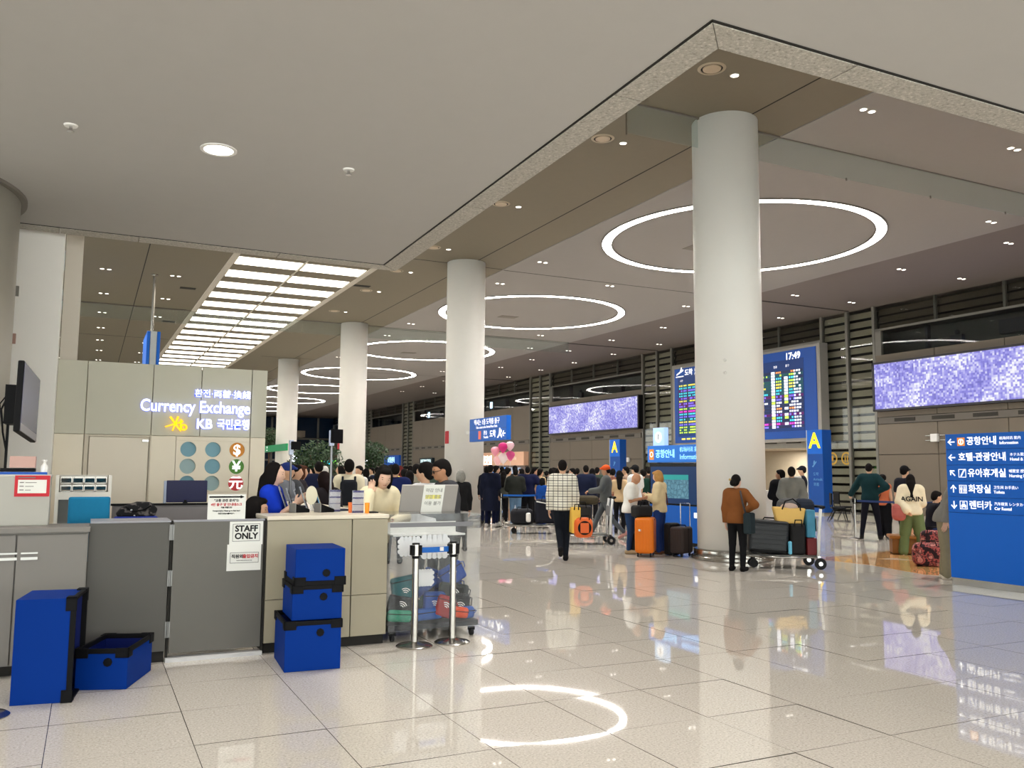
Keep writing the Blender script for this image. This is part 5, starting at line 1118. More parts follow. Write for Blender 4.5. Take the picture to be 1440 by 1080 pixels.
MB().box(-0.34,0.34,-0.26,0.26,0.0,0.55,Matrix.Rotation(0.06,4,'Y')).build('shell', M_BKC, sc1, bevel=0.06, seg=3)
b = MB()
for k in range(6): b.box(-0.29,0.29,-0.268,-0.25,0.06+k*0.078,0.085+k*0.078,Matrix.Rotation(0.06,4,'Y'))
b.build('rib', M_BKC, sc1, bevel=0.004); MB().tube([(-0.02,0,0.55),(0.0,0,0.585),(0.2,0,0.575),(0.22,0,0.54)],0.012).build('carry_handle', M_BLACK, sc1)
MB().box(-0.3,-0.2,-0.27,-0.1,0.0,0.04).build('corner_guard', M_BLACK, sc1)
bagbox('duffel_bag', 'black upright bag under the yellow tote on the cart', 'bag', oncart(0.2,-0.05,0.23), rzc, 0.26, 0.4, 0.52, MATS['bag_black'])
tt = thing('tote_bag', 'yellow tote bag with a pale top on the luggage cart', 'bag', oncart(0.1,-0.1,0.76), rzc)
MB().add([(-0.22,-0.1,0),(0.2,-0.1,-0.03),(0.2,0.1,-0.03),(-0.22,0.1,0),(-0.29,-0.07,0.27),(0.27,-0.07,0.24),(0.27,0.07,0.24),(-0.29,0.07,0.27)], [(3,2,1,0),(4,5,6,7),(0,1,5,4),(1,2,6,5),(2,3,7,6),(3,0,4,7)]).build('body', mat('tote_yellow', (226,186,106), 0.8, var=0.06), tt, bevel=0.03)
MB().ball((0.0,0,0.26),(0.15,0.07,0.07)).build('contents', mat('tote_pale', (206,180,166), 0.8), tt, True)
MB().tube([(-0.14,-0.07,0.22),(-0.08,-0.06,0.36),(0.05,-0.05,0.4),(0.16,-0.07,0.3),(0.17,-0.07,0.2)],0.012).build('strap', M_BLACK, tt)
bagbox('bundle', 'dark grey rolled coat heaped on the cart handle', 'bundle', oncart(0.22,0.22,0.80), rzc+0.3, 0.5, 0.3, 0.36, mat('coat_grey', (92,92,94), 0.9, var=0.2, scale=12), 0.12, False)
bagbox('backpack', 'navy rounded bag at the handle end of the loaded cart', 'bag', oncart(0.42,0.2,0.86), rzc, 0.36, 0.3, 0.3, mat('bag_navy', (36,42,56), 0.8), 0.11, False)
bagbox('shopping_bag', 'teal and blue shopping bag on the loaded cart', 'bag', oncart(0.42,-0.12,0.52), rzc, 0.14, 0.26, 0.46, mat('bag_tealblue', (70,140,170), 0.6, var=0.4, scale=6), 0.02, False)
bagbox('gift_box', 'dark red box low on the loaded cart', 'box', oncart(0.42,-0.12,0.23), rzc, 0.16, 0.3, 0.28, mat('box_red', (104,24,28), 0.5), 0.01, False)
bagbox('water_bottle', 'pale blue bottle between the bags on the cart', 'bottle', oncart(0.05,-0.28,0.24), rzc, 0.06, 0.06, 0.22, mat('bottle_blue', (110,190,220), 0.3), 0.025, False)
# the two carts in the middle
x2, y2 = onD(757, 22.5)
cart('luggage cart with black bags in front of the blue belt', (x2, y2, 0), -0.42, 1.25)
def c2p(dx, z): return (x2+dx*math.cos(-0.42), y2+dx*math.sin(-0.42), z)
bagbox('duffel_bag', 'black duffel bag on the nose of the middle cart', 'bag', c2p(-0.42,0.23), -0.42, 0.6, 0.42, 0.4, mat('duffel_black', (30,30,36), 0.8, var=0.2), 0.12)
lb = bagbox('suitcase', 'black soft suitcase with white piping leaning on the middle cart', 'suitcase', c2p(0.22,0.26), -0.42, 0.62, 0.42, 0.62, mat('soft_navy', (26,28,40), 0.8), 0.1)
MB().tube([(-0.28,-0.215,0.56),(0.05,-0.22,0.5),(0.29,-0.215,0.2)],0.014).build('piping', M_WHITEP, lb)
bagbox('plush_toy', 'small white and brown toy hanging on the black duffel bag', 'toy', (c2p(-0.3,0.3)[0]-0.1, c2p(-0.3,0.3)[1]-0.3, 0.3), 0, 0.12, 0.1, 0.24, M_WHITEP, 0.04, False)
x3, y3 = onD(822, 19.5)
cart('luggage cart pushed by the man in the orange cap', (x3, y3, 0), -0.42, 1.05)
bagbox('suitcase', 'dark suitcase on the cart of the man in the orange cap', 'suitcase', (x3-0.1, y3+0.04, 0.23), -0.42, 0.5, 0.35, 0.62, mat('case_dark', (40,38,38), 0.6), 0.06)
bagbox('bundle', 'olive brown bundle lying on top of the cart by the orange cap', 'bundle', (x3+0.1, y3+0.05, 0.86), -0.42, 0.5, 0.36, 0.2, mat('bundle_olive', (78,70,54), 0.9, var=0.2), 0.09, False)
ob = bagbox('duffel_bag', 'orange rounded bag carried by the man in the plaid shirt', 'bag', (*onD(820, 15.6), 0.42), -0.3, 0.34, 0.24, 0.36, mat('bag_orange', (228,104,44), 0.5, var=0.04), 0.1)
MB().lathe([(0.1,0),(0.112,-0.006),(0.124,0)],24,M=Matrix.Translation((0,-0.118,0.18)) @ Matrix.Rotation(PI/2,4,'X')).build('piping', M_BLACK, ob)
bagbox('shopping_bag', 'yellow paper bag behind the orange bag', 'bag', (*onD(808, 15.7), 0.5), -0.3, 0.16, 0.3, 0.46, mat('bag_yellow', (240,196,84), 0.6), 0.02)
# bench, flowered bag
bn = thing('bench', 'low brown bench at the right behind the flowered bag', 'bench', (*onD(1302, 19.3), 0), -0.75)
MB().box(-0.75,0.85,-0.28,0.28,0.31,0.375).build('seat', mat('bench_brown', (150,98,40), 0.5, var=0.06), bn, bevel=0.02); MB().box(-0.7,0.8,-0.25,0.25,0.02,0.31).build('base', mat('bench_brown_side', (128,84,36), 0.6), bn, bevel=0.01)
M_FLOR = blotch('floral_pink', [(0,(30,22,26)),(0.45,(44,26,32)),(0.52,(190,96,92)),(0.58,(60,30,38)),(0.66,(214,140,130)),(1,(60,36,44))], 9)
fb = bagbox('duffel_bag', 'dark duffel bag with pink flowers on the orange floor', 'bag', (*onD(1300, 16.9), 0), -0.8, 0.5, 0.36, 0.4, M_FLOR, 0.11)
bagbox('duffel_bag', 'second flowered bag behind the first, against the bench', 'bag', (*onD(1307, 17.6), 0.0), -0.8, 0.4, 0.3, 0.58, M_FLOR, 0.1)
# belts in the hall
s1 = onD(705, 24.7)
pts = [onD(705, 24.7), onD(769, 25.2), onD(845, 25.9), onD(905, 27.5)]
for k, p in enumerate(pts): stanchion(*p, ('steel belt post at the left end of the hall queue belt', 'hall belt post behind the middle luggage cart', 'hall belt post behind the man in the orange cap', 'hall belt post behind the bald man')[k], 0.97)
for k in range(3): belt((pts[k][0]+0.05, pts[k][1]), (pts[k+1][0]-0.05, pts[k+1][1]), 0.905, ('blue queue belt left of the plaid shirt', 'blue queue belt right of the plaid shirt', 'blue queue belt behind the couple')[k])
pg = onD(1200, 22.9); stanchion(*pg, 'belt post held by the man in the dark green sweater', 1.0)
p2_ = onD(1320, 22.5); belt((pg[0]+0.05,pg[1]), p2_, 0.93, 'dark blue belt running right from the post of the man in green', mat('belt_navy', (40,60,110), 0.6)); stanchion(*p2_, 'belt post at the right behind the seated people', 0.97)
# ------------------------------------------------------------------ people: one continuous body grown from a distance field, clothes over it
def p_cap(P, a, b, ra, rb):
    a = np.array(a, np.float32); b = np.array(b, np.float32); ba = b-a; d = P-a
    h = np.clip((d@ba)/max(float(ba@ba), 1e-9), 0, 1)
    return np.linalg.norm(d-h[..., None]*ba, axis=-1)-(ra+(rb-ra)*h)
def p_ell(P, c, r, R=None):
    d = P-np.array(c, np.float32)
    if R is not None: d = d@R
    r = np.array(r, np.float32); k0 = np.linalg.norm(d/r, axis=-1); k1 = np.linalg.norm(d/(r*r), axis=-1)
    return k0*(k0-1)/np.maximum(k1, 1e-6)
def smin(a, b, k):
    h = np.clip(0.5+0.5*(b-a)/k, 0, 1); return b+(a-b)*h-k*h*(1-h)
def surf_net(D, o, h):
    ins = D < 0; nx, ny, nz = D.shape
    cnt = np.zeros((nx-1, ny-1, nz-1), np.float32); acc = np.zeros((nx-1, ny-1, nz-1, 3), np.float32)
    def sl(dx, dy, dz): return (slice(dx, nx-1+dx), slice(dy, ny-1+dy), slice(dz, nz-1+dz))
    E = []
    for ax in range(3):
        for u in (0, 1):
            for v in (0, 1):
                a = [u, v]; a.insert(ax, 0); b = list(a); b[ax] = 1; E.append((a, b, ax))
    for a, b, ax in E:
        da, db = D[sl(*a)], D[sl(*b)]; m = (da < 0) != (db < 0)
        t = np.where(m, da/np.where(m, da-db, 1), 0)
        p = np.zeros(da.shape+(3,), np.float32)
        for q in range(3): p[..., q] = a[q]
        p[..., ax] += t
        acc += p*m[..., None]; cnt += m
    act = cnt > 0; idx = np.full(act.shape, -1, np.int64); ii = np.argwhere(act); idx[act] = np.arange(len(ii))
    V = np.array(o)+(ii+acc[act]/cnt[act][:, None])*h
    F = []
    for ax in range(3):
        u, v = [(1, 2), (2, 0), (0, 1)][ax]
        s0 = [slice(None)]*3; s1 = [slice(None)]*3; s0[ax] = slice(0, -1); s1[ax] = slice(1, None)
        A_, B_ = ins[tuple(s0)], ins[tuple(s1)]
        for fl in (0, 1):
            e = np.argwhere((A_ & ~B_) if not fl else (~A_ & B_))
            e = e[(e[:, u] > 0) & (e[:, v] > 0) & (e[:, u] < D.shape[u]-1) & (e[:, v] < D.shape[v]-1)]
            q = []
            for du, dv in ((-1, -1), (0, -1), (0, 0), (-1, 0)):
                c = e.copy(); c[:, u] += du; c[:, v] += dv; q.append(idx[c[:, 0], c[:, 1], c[:, 2]])
            q = np.stack(q, 1); F.append(q if not fl else q[:, ::-1])
    return V, np.concatenate(F)
def np_mesh(name, V, F, m):
    me = bpy.data.meshes.new(name); n, k = len(V), len(F)
    me.vertices.add(n); me.vertices.foreach_set('co', V.astype(np.float32).ravel())
    me.loops.add(4*k); me.loops.foreach_set('vertex_index', F.astype(np.int32).ravel())
    me.polygons.add(k); me.polygons.foreach_set('loop_start', np.arange(0, 4*k, 4, dtype=np.int32)); me.polygons.foreach_set('loop_total', np.full(k, 4, np.int32))
    me.materials.append(m); me.update(calc_edges=True); me.shade_smooth(); return me
def field(prims, h, k, inf=0.0, pad=0.05, zmin=None):
    """prims: ('c', a, b, ra, rb) or ('e', c, r, R); returns mesh arrays of their smooth union grown by INF"""
    lo = np.full(3, 9.0); hi = -lo
    for q in prims:
        if q[0] == 'c':
            for p, r in ((q[1], q[3]), (q[2], q[4])): lo = np.minimum(lo, np.array(p)-r); hi = np.maximum(hi, np.array(p)+r)
        else: r = max(q[2]); lo = np.minimum(lo, np.array(q[1])-r); hi = np.maximum(hi, np.array(q[1])+r)
    lo = lo-inf-max(pad, 2.5*h); hi = hi+inf+max(pad, 2.5*h); n = np.ceil((hi-lo)/h).astype(int)+1
    ax = [lo[i]+h*np.arange(n[i]) for i in range(3)]
    P = np.stack(np.meshgrid(*ax, indexing='ij'), -1).astype(np.float32)
    D = None
    for q in prims:
        d = p_cap(P, *q[1:]) if q[0] == 'c' else p_ell(P, q[1], q[2], q[3] if len(q) > 3 else None)
        D = d if D is None else smin(D, d, k)
    D = D-inf
    if zmin is not None: D = np.maximum(D, zmin-P[..., 2])
    return surf_net(D, lo, h)
def V3(*a): return np.array(a, float)
def hand_mesh(mirror, curl, m, name):
    pr = [('e', (0,0,-0.05), (0.016,0.038,0.052)), ('c', (0,0,0.03), (0,0,-0.02), 0.024, 0.025)]
    for y, z, L in ((0.027,-0.088,0.074),(0.009,-0.094,0.084),(-0.010,-0.092,0.077),(-0.028,-0.084,0.058)):
        p = V3(0,y,z); a = 0.0
        for j, (f, r0, r1) in enumerate(((0.45,.0098,.0092),(0.32,.0092,.0084),(0.23,.0084,.0074))):
            a += curl*(0.8 if j == 0 else 1.1); q = p+L*f*V3(-math.sin(a),0.04*np.sign(y),-math.cos(a)); pr.append(('c', p, q, r0, r1)); p = q
    pr += [('c', (0,0.022,-0.018), (-0.014,0.05,-0.05), .014, .0115), ('c', (-0.014,0.05,-0.05), (-0.024,0.058,-0.078), .0112, .0085)]
    V, F = field(pr, 0.0062, 0.007, 0, 0.015)
    if mirror: V = V*np.array([-1,1,1]); F = F[:, ::-1]
    return np_mesh(name, V, F, m)
SKINS = {'a': mat('skin_light', (214,170,140), 0.55, var=0.04), 'b': mat('skin_tan', (188,138,106), 0.55, var=0.04), 'c': mat('skin_pale', (226,186,162), 0.55, var=0.04)}
HM = {}
def hands(side, curl, s):
    k = (side, curl, s)
    if k not in HM: HM[k] = hand_mesh(side < 0, curl, SKINS[s], 'hand')
    return HM[k]
ARMS = {  # upper-arm and forearm directions for the right side (x outward), thumb direction, finger curl
 'down': ((.14,-.04,-1), (.05,.16,-1), (0,1,.1), .3), 'bent': ((.12,.12,-1), (-.35,.95,.3), (0.2,0,1), .55), 'carry': ((.16,-.02,-1), (.04,.06,-1), (0,1,0), .8),
 'hip': ((.75,-.25,-.75), (-.8,.25,-.5), (0,.5,.6), .4), 'push': ((.12,.45,-.85), (-.02,.98,-.12), (-1,0,.2), .8), 'fold': ((.18,.14,-1), (-.95,.42,.2), (0,.2,1), .4),
 'face': ((.42,.62,-.62), (-.34,-.3,1), (-.5,.6,0), .4), 'lean': ((.28,.6,-.75), (-.85,.5,-.05), (0,.3,1), .35), 'behind': ((.26,-.3,-1), (-.5,-.4,-.8), (0,.2,-1), .5),
 'phone': ((.10,.42,-1), (-.28,.9,.75), (0.2,0,1), .55), 'reach': ((.55,.35,-.75), (.5,.55,-.7), (0,.6,.8), .8), 'swing': ((.15,-.35,-1), (.05,-.05,-1), (0,1,0), .4), 'swingf': ((.12,.25,-1), (0,.6,-.9), (0,.8,.5), .4), 'low': ((.05,.35,-.9), (-.3,.8,-.5), (-.3,.3,1), .5)}
def cloth(c, scale=14, var=0.1):
    if isinstance(c, str): return MATS[c]
    return mat('cloth_%d_%d_%d' % c, c, 0.85, var=var, scale=scale, spec=0.12)
npeople = 0
placed = []
def person(px, d, h, face, label, top, bottom, hair=(22,19,18), style='short', armR='down', armL='down', legs='stand', lean=0, head=(0,0), skin='a', wide=1.0, slv='long',
           coat=0, shorts=False, skirt=False, baggy=0.0, cap=None, glasses=False, group=None, shoes=(34,32,32), res=None, xy=None, lift=0, topn='shirt', detail=False, bulk=0.0, faceparts=False, sidelean=0):
    global npeople; npeople += 1
    x, y = xy or onD(px, d); S = h/1.75
    while group is None and d > 16 and any(math.hypot(x-a, y-b) < 0.5 for a, b in placed): d += 0.2; x, y = onD(px, d)
    while group and any(math.hypot(x-a, y-b) < 0.6 for a, b in placed): d += 0.3; x, y = onD(px, d)
    placed.append((x, y))
    if res is None: res = 0.0165 if d < 12 else 0.021 if d < 21 else 0.028 if d < 32 else 0.034
    az = math.atan2(x, y); rz = -az+math.radians(face)
    dz = 0.0; hips = {}
    for s in (-1, 1):
        hp = V3(s*0.088,0,0.92)
        if legs == 'stand': kn, an = V3(s*0.10,0.02,0.49), V3(s*0.105,-0.02,0.085)
        elif legs == 'wide': kn, an = V3(s*0.15,0.02,0.49), V3(s*0.2,-0.02,0.085)
        elif legs == 'walk': kn, an = (V3(s*0.08,0.16,0.50), V3(s*0.07,0.24,0.09)) if s > 0 else (V3(s*0.085,0.0,0.49), V3(s*0.075,-0.30,0.17))
        elif legs == 'stride': kn, an = (V3(s*0.09,0.2,0.51), V3(s*0.08,0.36,0.10)) if s > 0 else (V3(s*0.085,-0.1,0.5), V3(s*0.075,-0.44,0.15))
        elif legs == 'back': kn, an = (V3(s*0.07,0.03,0.49), V3(s*0.055,0.0,0.085)) if s > 0 else (V3(s*0.06,0.02,0.52), V3(s*0.03,-0.28,0.22))
        elif legs == 'sit': dz = -0.42; hp = V3(s*0.09,0,0.92+dz); kn, an = V3(s*0.11,0.42,0.50), V3(s*0.12,0.44,0.085)
        hips[s] = (hp, kn, an)
    piv = V3(0,0,0.96+dz); la = math.radians(lean); sl_ = math.radians(sidelean)
    RL = np.array([[1,0,0],[0,math.cos(-la),-math.sin(-la)],[0,math.sin(-la),math.cos(-la)]]) @ np.array([[math.cos(sl_),0,math.sin(sl_)],[0,1,0],[-math.sin(sl_),0,math.cos(sl_)]])
    U = lambda p: piv+RL@(np.array(p, float)+V3(0,0,dz)-piv)
    nb = V3(0,0.005,1.50); hy, hp_ = math.radians(head[0]), math.radians(head[1])
    RH = np.array([[math.cos(hy),-math.sin(hy),0],[math.sin(hy),math.cos(hy),0],[0,0,1]]) @ np.array([[1,0,0],[0,math.cos(-hp_),-math.sin(-hp_)],[0,math.sin(-hp_),math.cos(-hp_)]])
    Hd = lambda p: U(nb+RH@(np.array(p, float)-nb)); RHT = RL@RH
    w = wide
    torso = [('e', U((0,0,.97)), (.155*w,.112*w,.13), RL), ('e', U((0,.005,1.13)), (.138*w,.100*w,.17), RL), ('e', U((0,.0,1.30)), (.165*w,.115*w,.17), RL), ('c', U((-.135*w,-.01,1.425)), U((.135*w,-.01,1.425)), .062, .062)]
    neck = [('c', U((0,-.005,1.42)), Hd((0,.005,1.58)), .056, .05)]
    hd = [('e', Hd((0,.01,1.645)), (.073,.092,.106), RHT), ('e', Hd((0,.04,1.585)), (.052,.058,.062), RHT), ('c', Hd((0,.098,1.645)), Hd((0,.117,1.612)), .010, .015),
          ('e', Hd((.076,.0,1.63)), (.010,.02,.03), RHT), ('e', Hd((-.076,.0,1.63)), (.010,.02,.03), RHT)]
    if detail: hd += [('e', Hd((0,.09,1.562)), (.026,.022,.016), RHT), ('e', Hd((0,.088,1.675)), (.05,.018,.012), RHT), ('e', Hd((.035,.07,1.615)), (.028,.03,.025), RHT), ('e', Hd((-.035,.07,1.615)), (.028,.03,.025), RHT)]
    ua, fa, wr = [], [], {}
    for s, a in ((1, armR), (-1, armL)):
        ud, fd, th, cu = ARMS[a]; ud = V3(*ud)*V3(s,1,1); fd = V3(*fd)*V3(s,1,1); th = V3(*th)*V3(s,1,1)
        ud /= np.linalg.norm(ud); fd /= np.linalg.norm(fd)
        sh = V3(s*.172*w,-.01,1.415); el = sh+.285*ud; wt = el+.25*fd
        ua.append(('c', U(sh), U(el), .052*w, .041)); fa.append(('c', U(el), U(wt), .041, .028)); wr[s] = (U(wt), RL@fd, RL@th, cu)
    lg, ft = [], []
    for s in (-1, 1):
        hp, kn, an = hips[s]; lg += [('c', hp, kn, .086*w, .056), ('c', kn, an, .054, .037)]
        toe = an+V3(s*.02,.15,-.045); heel = an+V3(0,-.035,-.045)
        if an[2] > 0.12: toe = an+V3(0,.12,-.11); heel = an+V3(0,-.05,.0)
        ft.append((an, heel, toe))
    fprims = [q for an, he, to in ft for q in (('c', an, he, .036, .035), ('c', he, to, .036, .028))]
    tops = SKINS[skin]
    V, F = field(torso+neck+hd+ua+fa+lg+fprims, res, .028)
    o = put('person', np_mesh('person', V*S, F, tops), None, (x, y, lift), rz, label, 'person', group)
    def part(name, prims, inf, m, k=.03, r=None, zmin=None):
        V, F = field(prims, r or res, k, inf, 0.05, zmin); return put(name, np_mesh(name, V*S, F, m), o)
    # trousers or skirt
    bm_ = cloth(bottom); g_ = .012+baggy
    if skirt: part('skirt', [('e', U((0,0,.98)), (.15*w,.11*w,.12), RL), ('c', (0,0,.92+dz), (0,.0,.55+dz), .15, .2)], .014, bm_)
    else:
        L = [q for i, q in enumerate(lg) if not shorts or i % 2 == 0]
        if not shorts: L = [(q[0], q[1], q[2], q[3], q[4]+baggy*.6) for q in L]
        part('trousers', L+[('e', V3(0,0,.95+dz), (.15*w,.108*w,.10))], g_, bm_, .02)
    # top
    sl = ua+(fa if slv == 'long' else [])
    if slv == 'none': sl = []
    if slv == 'short': sl = [('c', q[1], tuple(np.array(q[1])*.35+np.array(q[2])*.65), q[3]+.006, q[4]+.012) for q in ua]
    T_ = torso+sl
    T_ = T_+[('e', U((0,0,.90)), (.155*w,.112*w,.13), RL)]
    if coat: T_ = T_+[('c', U((0,0,.95)), (0,0,coat+dz), .15*w, .19*w)]
    part(topn, T_, .019+bulk, cloth(top), .035, None, (coat or (.87 if slv != 'none' else .9))+dz)
    for k, (an, he, to) in enumerate(ft):
        part('shoe', [('c', an-V3(0,0,.01), he, .034, .036), ('c', he, to, .036, .030)], .010, cloth(shoes), .02, min(res, .02))
    for s in (1, -1):
        p, f, t, cu = wr[s]; z = -f/np.linalg.norm(f); t = t-z*(t@z); t /= np.linalg.norm(t); xx = np.cross(t, z)
        M = Matrix(((xx[0],t[0],z[0],p[0]*S),(xx[1],t[1],z[1],p[1]*S),(xx[2],t[2],z[2],p[2]*S),(0,0,0,1)))
        put('hand', hands(s, cu, skin), o).matrix_local = M @ Matrix.Scale(S, 4)
    # hair and headwear
    hm = cloth(hair, 30, .25); hr_ = min(res, .018)
    he_ = [('e', Hd((0,-.018,1.665)), (.083,.096,.103), RHT)]
    if style == 'short': he_ += [('e', Hd((0,-.05,1.62)), (.072,.06,.075), RHT), ('e', Hd((0,.045,1.72)), (.06,.045,.035), RHT)]
    elif style == 'crop': he_ = [('e', Hd((0,-.014,1.662)), (.078,.094,.098), RHT), ('e', Hd((0,-.05,1.625)), (.068,.052,.06), RHT)]
    elif style == 'bob': he_ += [('e', Hd((0,-.045,1.60)), (.092,.07,.12), RHT), ('e', Hd((.075,.01,1.60)), (.024,.05,.10), RHT), ('e', Hd((-.075,.01,1.60)), (.024,.05,.10), RHT), ('e', Hd((0,.06,1.725)), (.06,.04,.03), RHT)]
    elif style == 'long': he_ += [('e', Hd((0,-.05,1.60)), (.088,.065,.13), RHT), ('c', Hd((0,-.07,1.55)), U((0,-.125,1.27)), .085, .055), ('e', Hd((.07,-.005,1.60)), (.024,.045,.11), RHT), ('e', Hd((-.07,-.005,1.60)), (.024,.045,.11), RHT)]
    elif style == 'bun': he_ += [('e', Hd((0,-.05,1.62)), (.075,.06,.08), RHT), ('e', Hd((0,-.12,1.60)), (.06,.045,.06), RHT)]
    elif style == 'curly': he_ += [('e', Hd((0,-.02,1.68)), (.095,.105,.10), RHT), ('e', Hd((0,-.06,1.62)), (.085,.065,.085), RHT)]
    elif style == 'bald': he_ = None
    if he_: part('hair', he_, .003, hm, .02, hr_)
    if cap is not None:
        c_ = part('cap', [('e', Hd((0,-.005,1.685)), (.087,.103,.088), RHT), ('c', Hd((-.03,.10,1.69)), Hd((.03,.10,1.69)), .018, .018), ('c', Hd((-.04,.14,1.675)), Hd((.04,.14,1.675)), .014, .014)], .004, cloth(cap), .03, hr_)
    if faceparts:
        for s in (-1, 1):
            b = MB().ball((0,0,0), (.011,.005,.005), 12); e = b.build('eye', mat('eye_dark', (36,28,26), 0.3), o, True)
            e.matrix_local = Matrix.Translation(Vector(Hd((s*.031,.096,1.643))*S)) @ Matrix(RHT.tolist()).to_4x4() @ Matrix.Scale(S,4)
            e = MB().ball((0,0,0), (.019,.005,.0026), 12).build('eyebrow', hm, o, True)
            e.matrix_local = Matrix.Translation(Vector(Hd((s*.032,.098,1.668))*S)) @ Matrix(RHT.tolist()).to_4x4() @ Matrix.Scale(S,4)
        e = MB().ball((0,0,0), (.023,.008,.0075), 14).build('mouth', mat('lips', (176,84,78), 0.5), o, True)
        e.matrix_local = Matrix.Translation(Vector(Hd((0,.102,1.583))*S)) @ Matrix(RHT.tolist()).to_4x4() @ Matrix.Scale(S,4)
    if glasses:
        b = MB()
        for s in (-1, 1):
            b.lathe([(.018,-.002),(.021,-.002),(.021,.002),(.018,.002)], 16, M=Matrix.Translation((s*.034,.112,1.64)) @ Matrix.Rotation(PI/2,4,'X'))
            b.box(s*.055-.002 if s > 0 else -.075, .075 if s > 0 else -.053, -.0, .11, 1.643, 1.648)
        b.box(-.015,.015,.110,.114,1.643,1.647)
        e = b.build('glasses', M_BLACK, o); 
        e.matrix_local = Matrix.Scale(S,4) @ Matrix.Translation(Vector(Hd((0,0,0)))) @ Matrix(RHT.tolist()).to_4x4()
    o['_wr'] = 0; del o['_wr']
    o_info[o.name] = dict(S=S, wr=wr, U=U, Hd=Hd, RL=RL, rz=rz, xy=(x, y))
    return o
o_info = {}
def strap_on(o, pts, r, m, name='strap'):
    I = o_info[o.name]; return MB().tube([Vector(I['U'](p))*I['S'] for p in pts], r).build(name, m, o, True)
def pack_on(o, c, size, m, name='backpack', bev=0.05):
    I = o_info[o.name]; R4 = Matrix(I['RL'].tolist()).to_4x4()
    return MB().box(-size[0]/2,size[0]/2,-size[1]/2,size[1]/2,-size[2]/2,size[2]/2,Matrix.Translation(Vector(I['U'](c))*I['S']) @ R4).build(name, m, o, bevel=bev, seg=3)
# ------------------------------------------------------------------ the people
BK = (26,26,30); NV = (24,30,54)
AW, LF, TO, RI = 0, 90, 180, -90           # facing away, to the picture's left, towards us, to its right
# behind and at the counter
person(360, 9.1, 1.75, RI, 'seated woman with black hair, only her head above the staff gate', (22,26,60), BK, style='bob', legs='sit', lift=-0.02, armR='low', armL='low', skin='a', detail=True, faceparts=True, head=(-8,6))
person(384, 9.6, 1.66, RI-12, 'woman with very long black hair in a cobalt blue top behind the counter', (24,60,196), BK, style='long', armR='phone', armL='phone', slv='short', skin='c', detail=True, faceparts=True, head=(0,8), baggy=0.0, bulk=0.012)
wc = person(527, 9.35, 1.66, TO+35, 'woman in a cream sweater leaning on the counter with a hand at her face', (238,226,192), (60,56,54), style='bob', armR='face', armL='lean', lean=14, head=(-22,10), skin='c', detail=True, faceparts=True, bulk=0.02, topn='sweater')
person(634, 9.9, 1.72, LF+18, 'older man in a dark grey jacket and glasses behind the acrylic case', (66,66,70), BK, style='short', armR='bent', armL='bent', lean=8, head=(0,6), skin='b', detail=True, glasses=True, faceparts=True, wide=1.08, bulk=0.015, topn='jacket')
person(602, 10.7, 1.68, LF-60, 'person with curly dark hair in a white shirt beside the man in glasses', (222,222,222), BK, style='curly', armR='bent', lean=5, skin='a', detail=True, head=(40,5))
person(466, 11.6, 1.58, AW+40, 'person with thick long dark brown hair bent over the far counter side', (34,30,34), BK, hair=(30,20,20), style='long', lean=14, armR='bent', armL='bent', bulk=0.02)
hp_ = person(491, 14.6, 1.76, AW, 'man in a cream hooded top with a black backpack', (234,224,196), (40,42,48), style='short', bulk=0.014, topn='hooded_top')
pack_on(hp_, (0,-.22,1.22), (.28,.16,.42), cloth((34,36,42)), bev=0.07)
for s in (-1, 1): strap_on(hp_, [(s*.13,.11,1.3),(s*.12,.07,1.46),(s*.1,-.1,1.47),(s*.1,-.17,1.38)], .018, cloth((34,36,42)))
person(505, 20, 1.68, LF+50, 'grey-shirted man in profile right of the cream hooded top', (206,204,200), (90,90,92), style='short', armL='bent')
person(404, 13.2, 1.68, RI-20, 'man in a blue and white cap left of the trees', (120,124,132), NV, style='short', cap=(40,56,120), armR='bent')
p_ = person(416, 13.6, 1.66, RI, 'black-haired man in a dark grey jacket with a shoulder bag', (72,74,78), BK, style='short', armR='bent', bulk=0.02)
pack_on(p_, (0.1,-.2,1.1), (.3,.16,.34), cloth((30,32,38)))
person(424, 15.3, 1.66, RI+10, 'brown-haired person facing right beside the dark grey jacket', (58,54,58), BK, hair=(84,52,38), style='bob')
person(448, 16.4, 1.74, AW+15, 'man in a navy top seen from behind left of the right camera pole', (30,36,64), NV, style='crop', bulk=0.03, wide=1.1)
person(457, 19, 1.66, AW, 'grey-haired person behind the right camera pole', (220,220,220), (90,90,90), hair=(210,206,200), style='short')
person(556, 15.2, 1.70, AW, 'man in a navy blue sweater with his back turned, right of the cream sweater', (26,36,82), (36,38,48), style='crop', wide=1.12, bulk=0.02)
person(550, 21, 1.72, AW+20, 'person in yellow behind the navy sweater', (232,206,96), (90,84,80), style='short')
person(541, 22, 1.62, LF, 'person in patterned grey behind the cream sweater woman', (150,152,166), (60,60,70), style='bob')
person(563, 24, 1.70, AW, 'person with reddish brown hair behind the navy sweater', (110,44,48), BK, hair=(92,36,34), style='bob')
person(569, 20, 1.62, AW-20, 'person in a pale yellow top right of the navy sweater', (218,204,130), (70,70,76), style='short')
person(576, 17, 1.58, AW, 'person with long straight black hair in dark clothes near the hidden display', (32,32,36), BK, style='long')
person(586, 18.5, 1.72, AW-30, 'man in a grey beige jacket left of the white shirt', (146,140,124), (66,64,62), style='short', bulk=0.02)
person(577, 26, 1.72, AW, 'dark-haired man far behind the grey beige jacket', (60,60,70), BK)
person(596, 16.5, 1.64, LF, 'person in white with reddish hair beside the curly hair', (226,226,224), (80,80,84), hair=(196,150,122), style='bob')
person(648, 17.5, 1.60, AW+20, 'grey-haired person in black against the second column', (28,28,30), BK, hair=(140,138,132), style='bob')
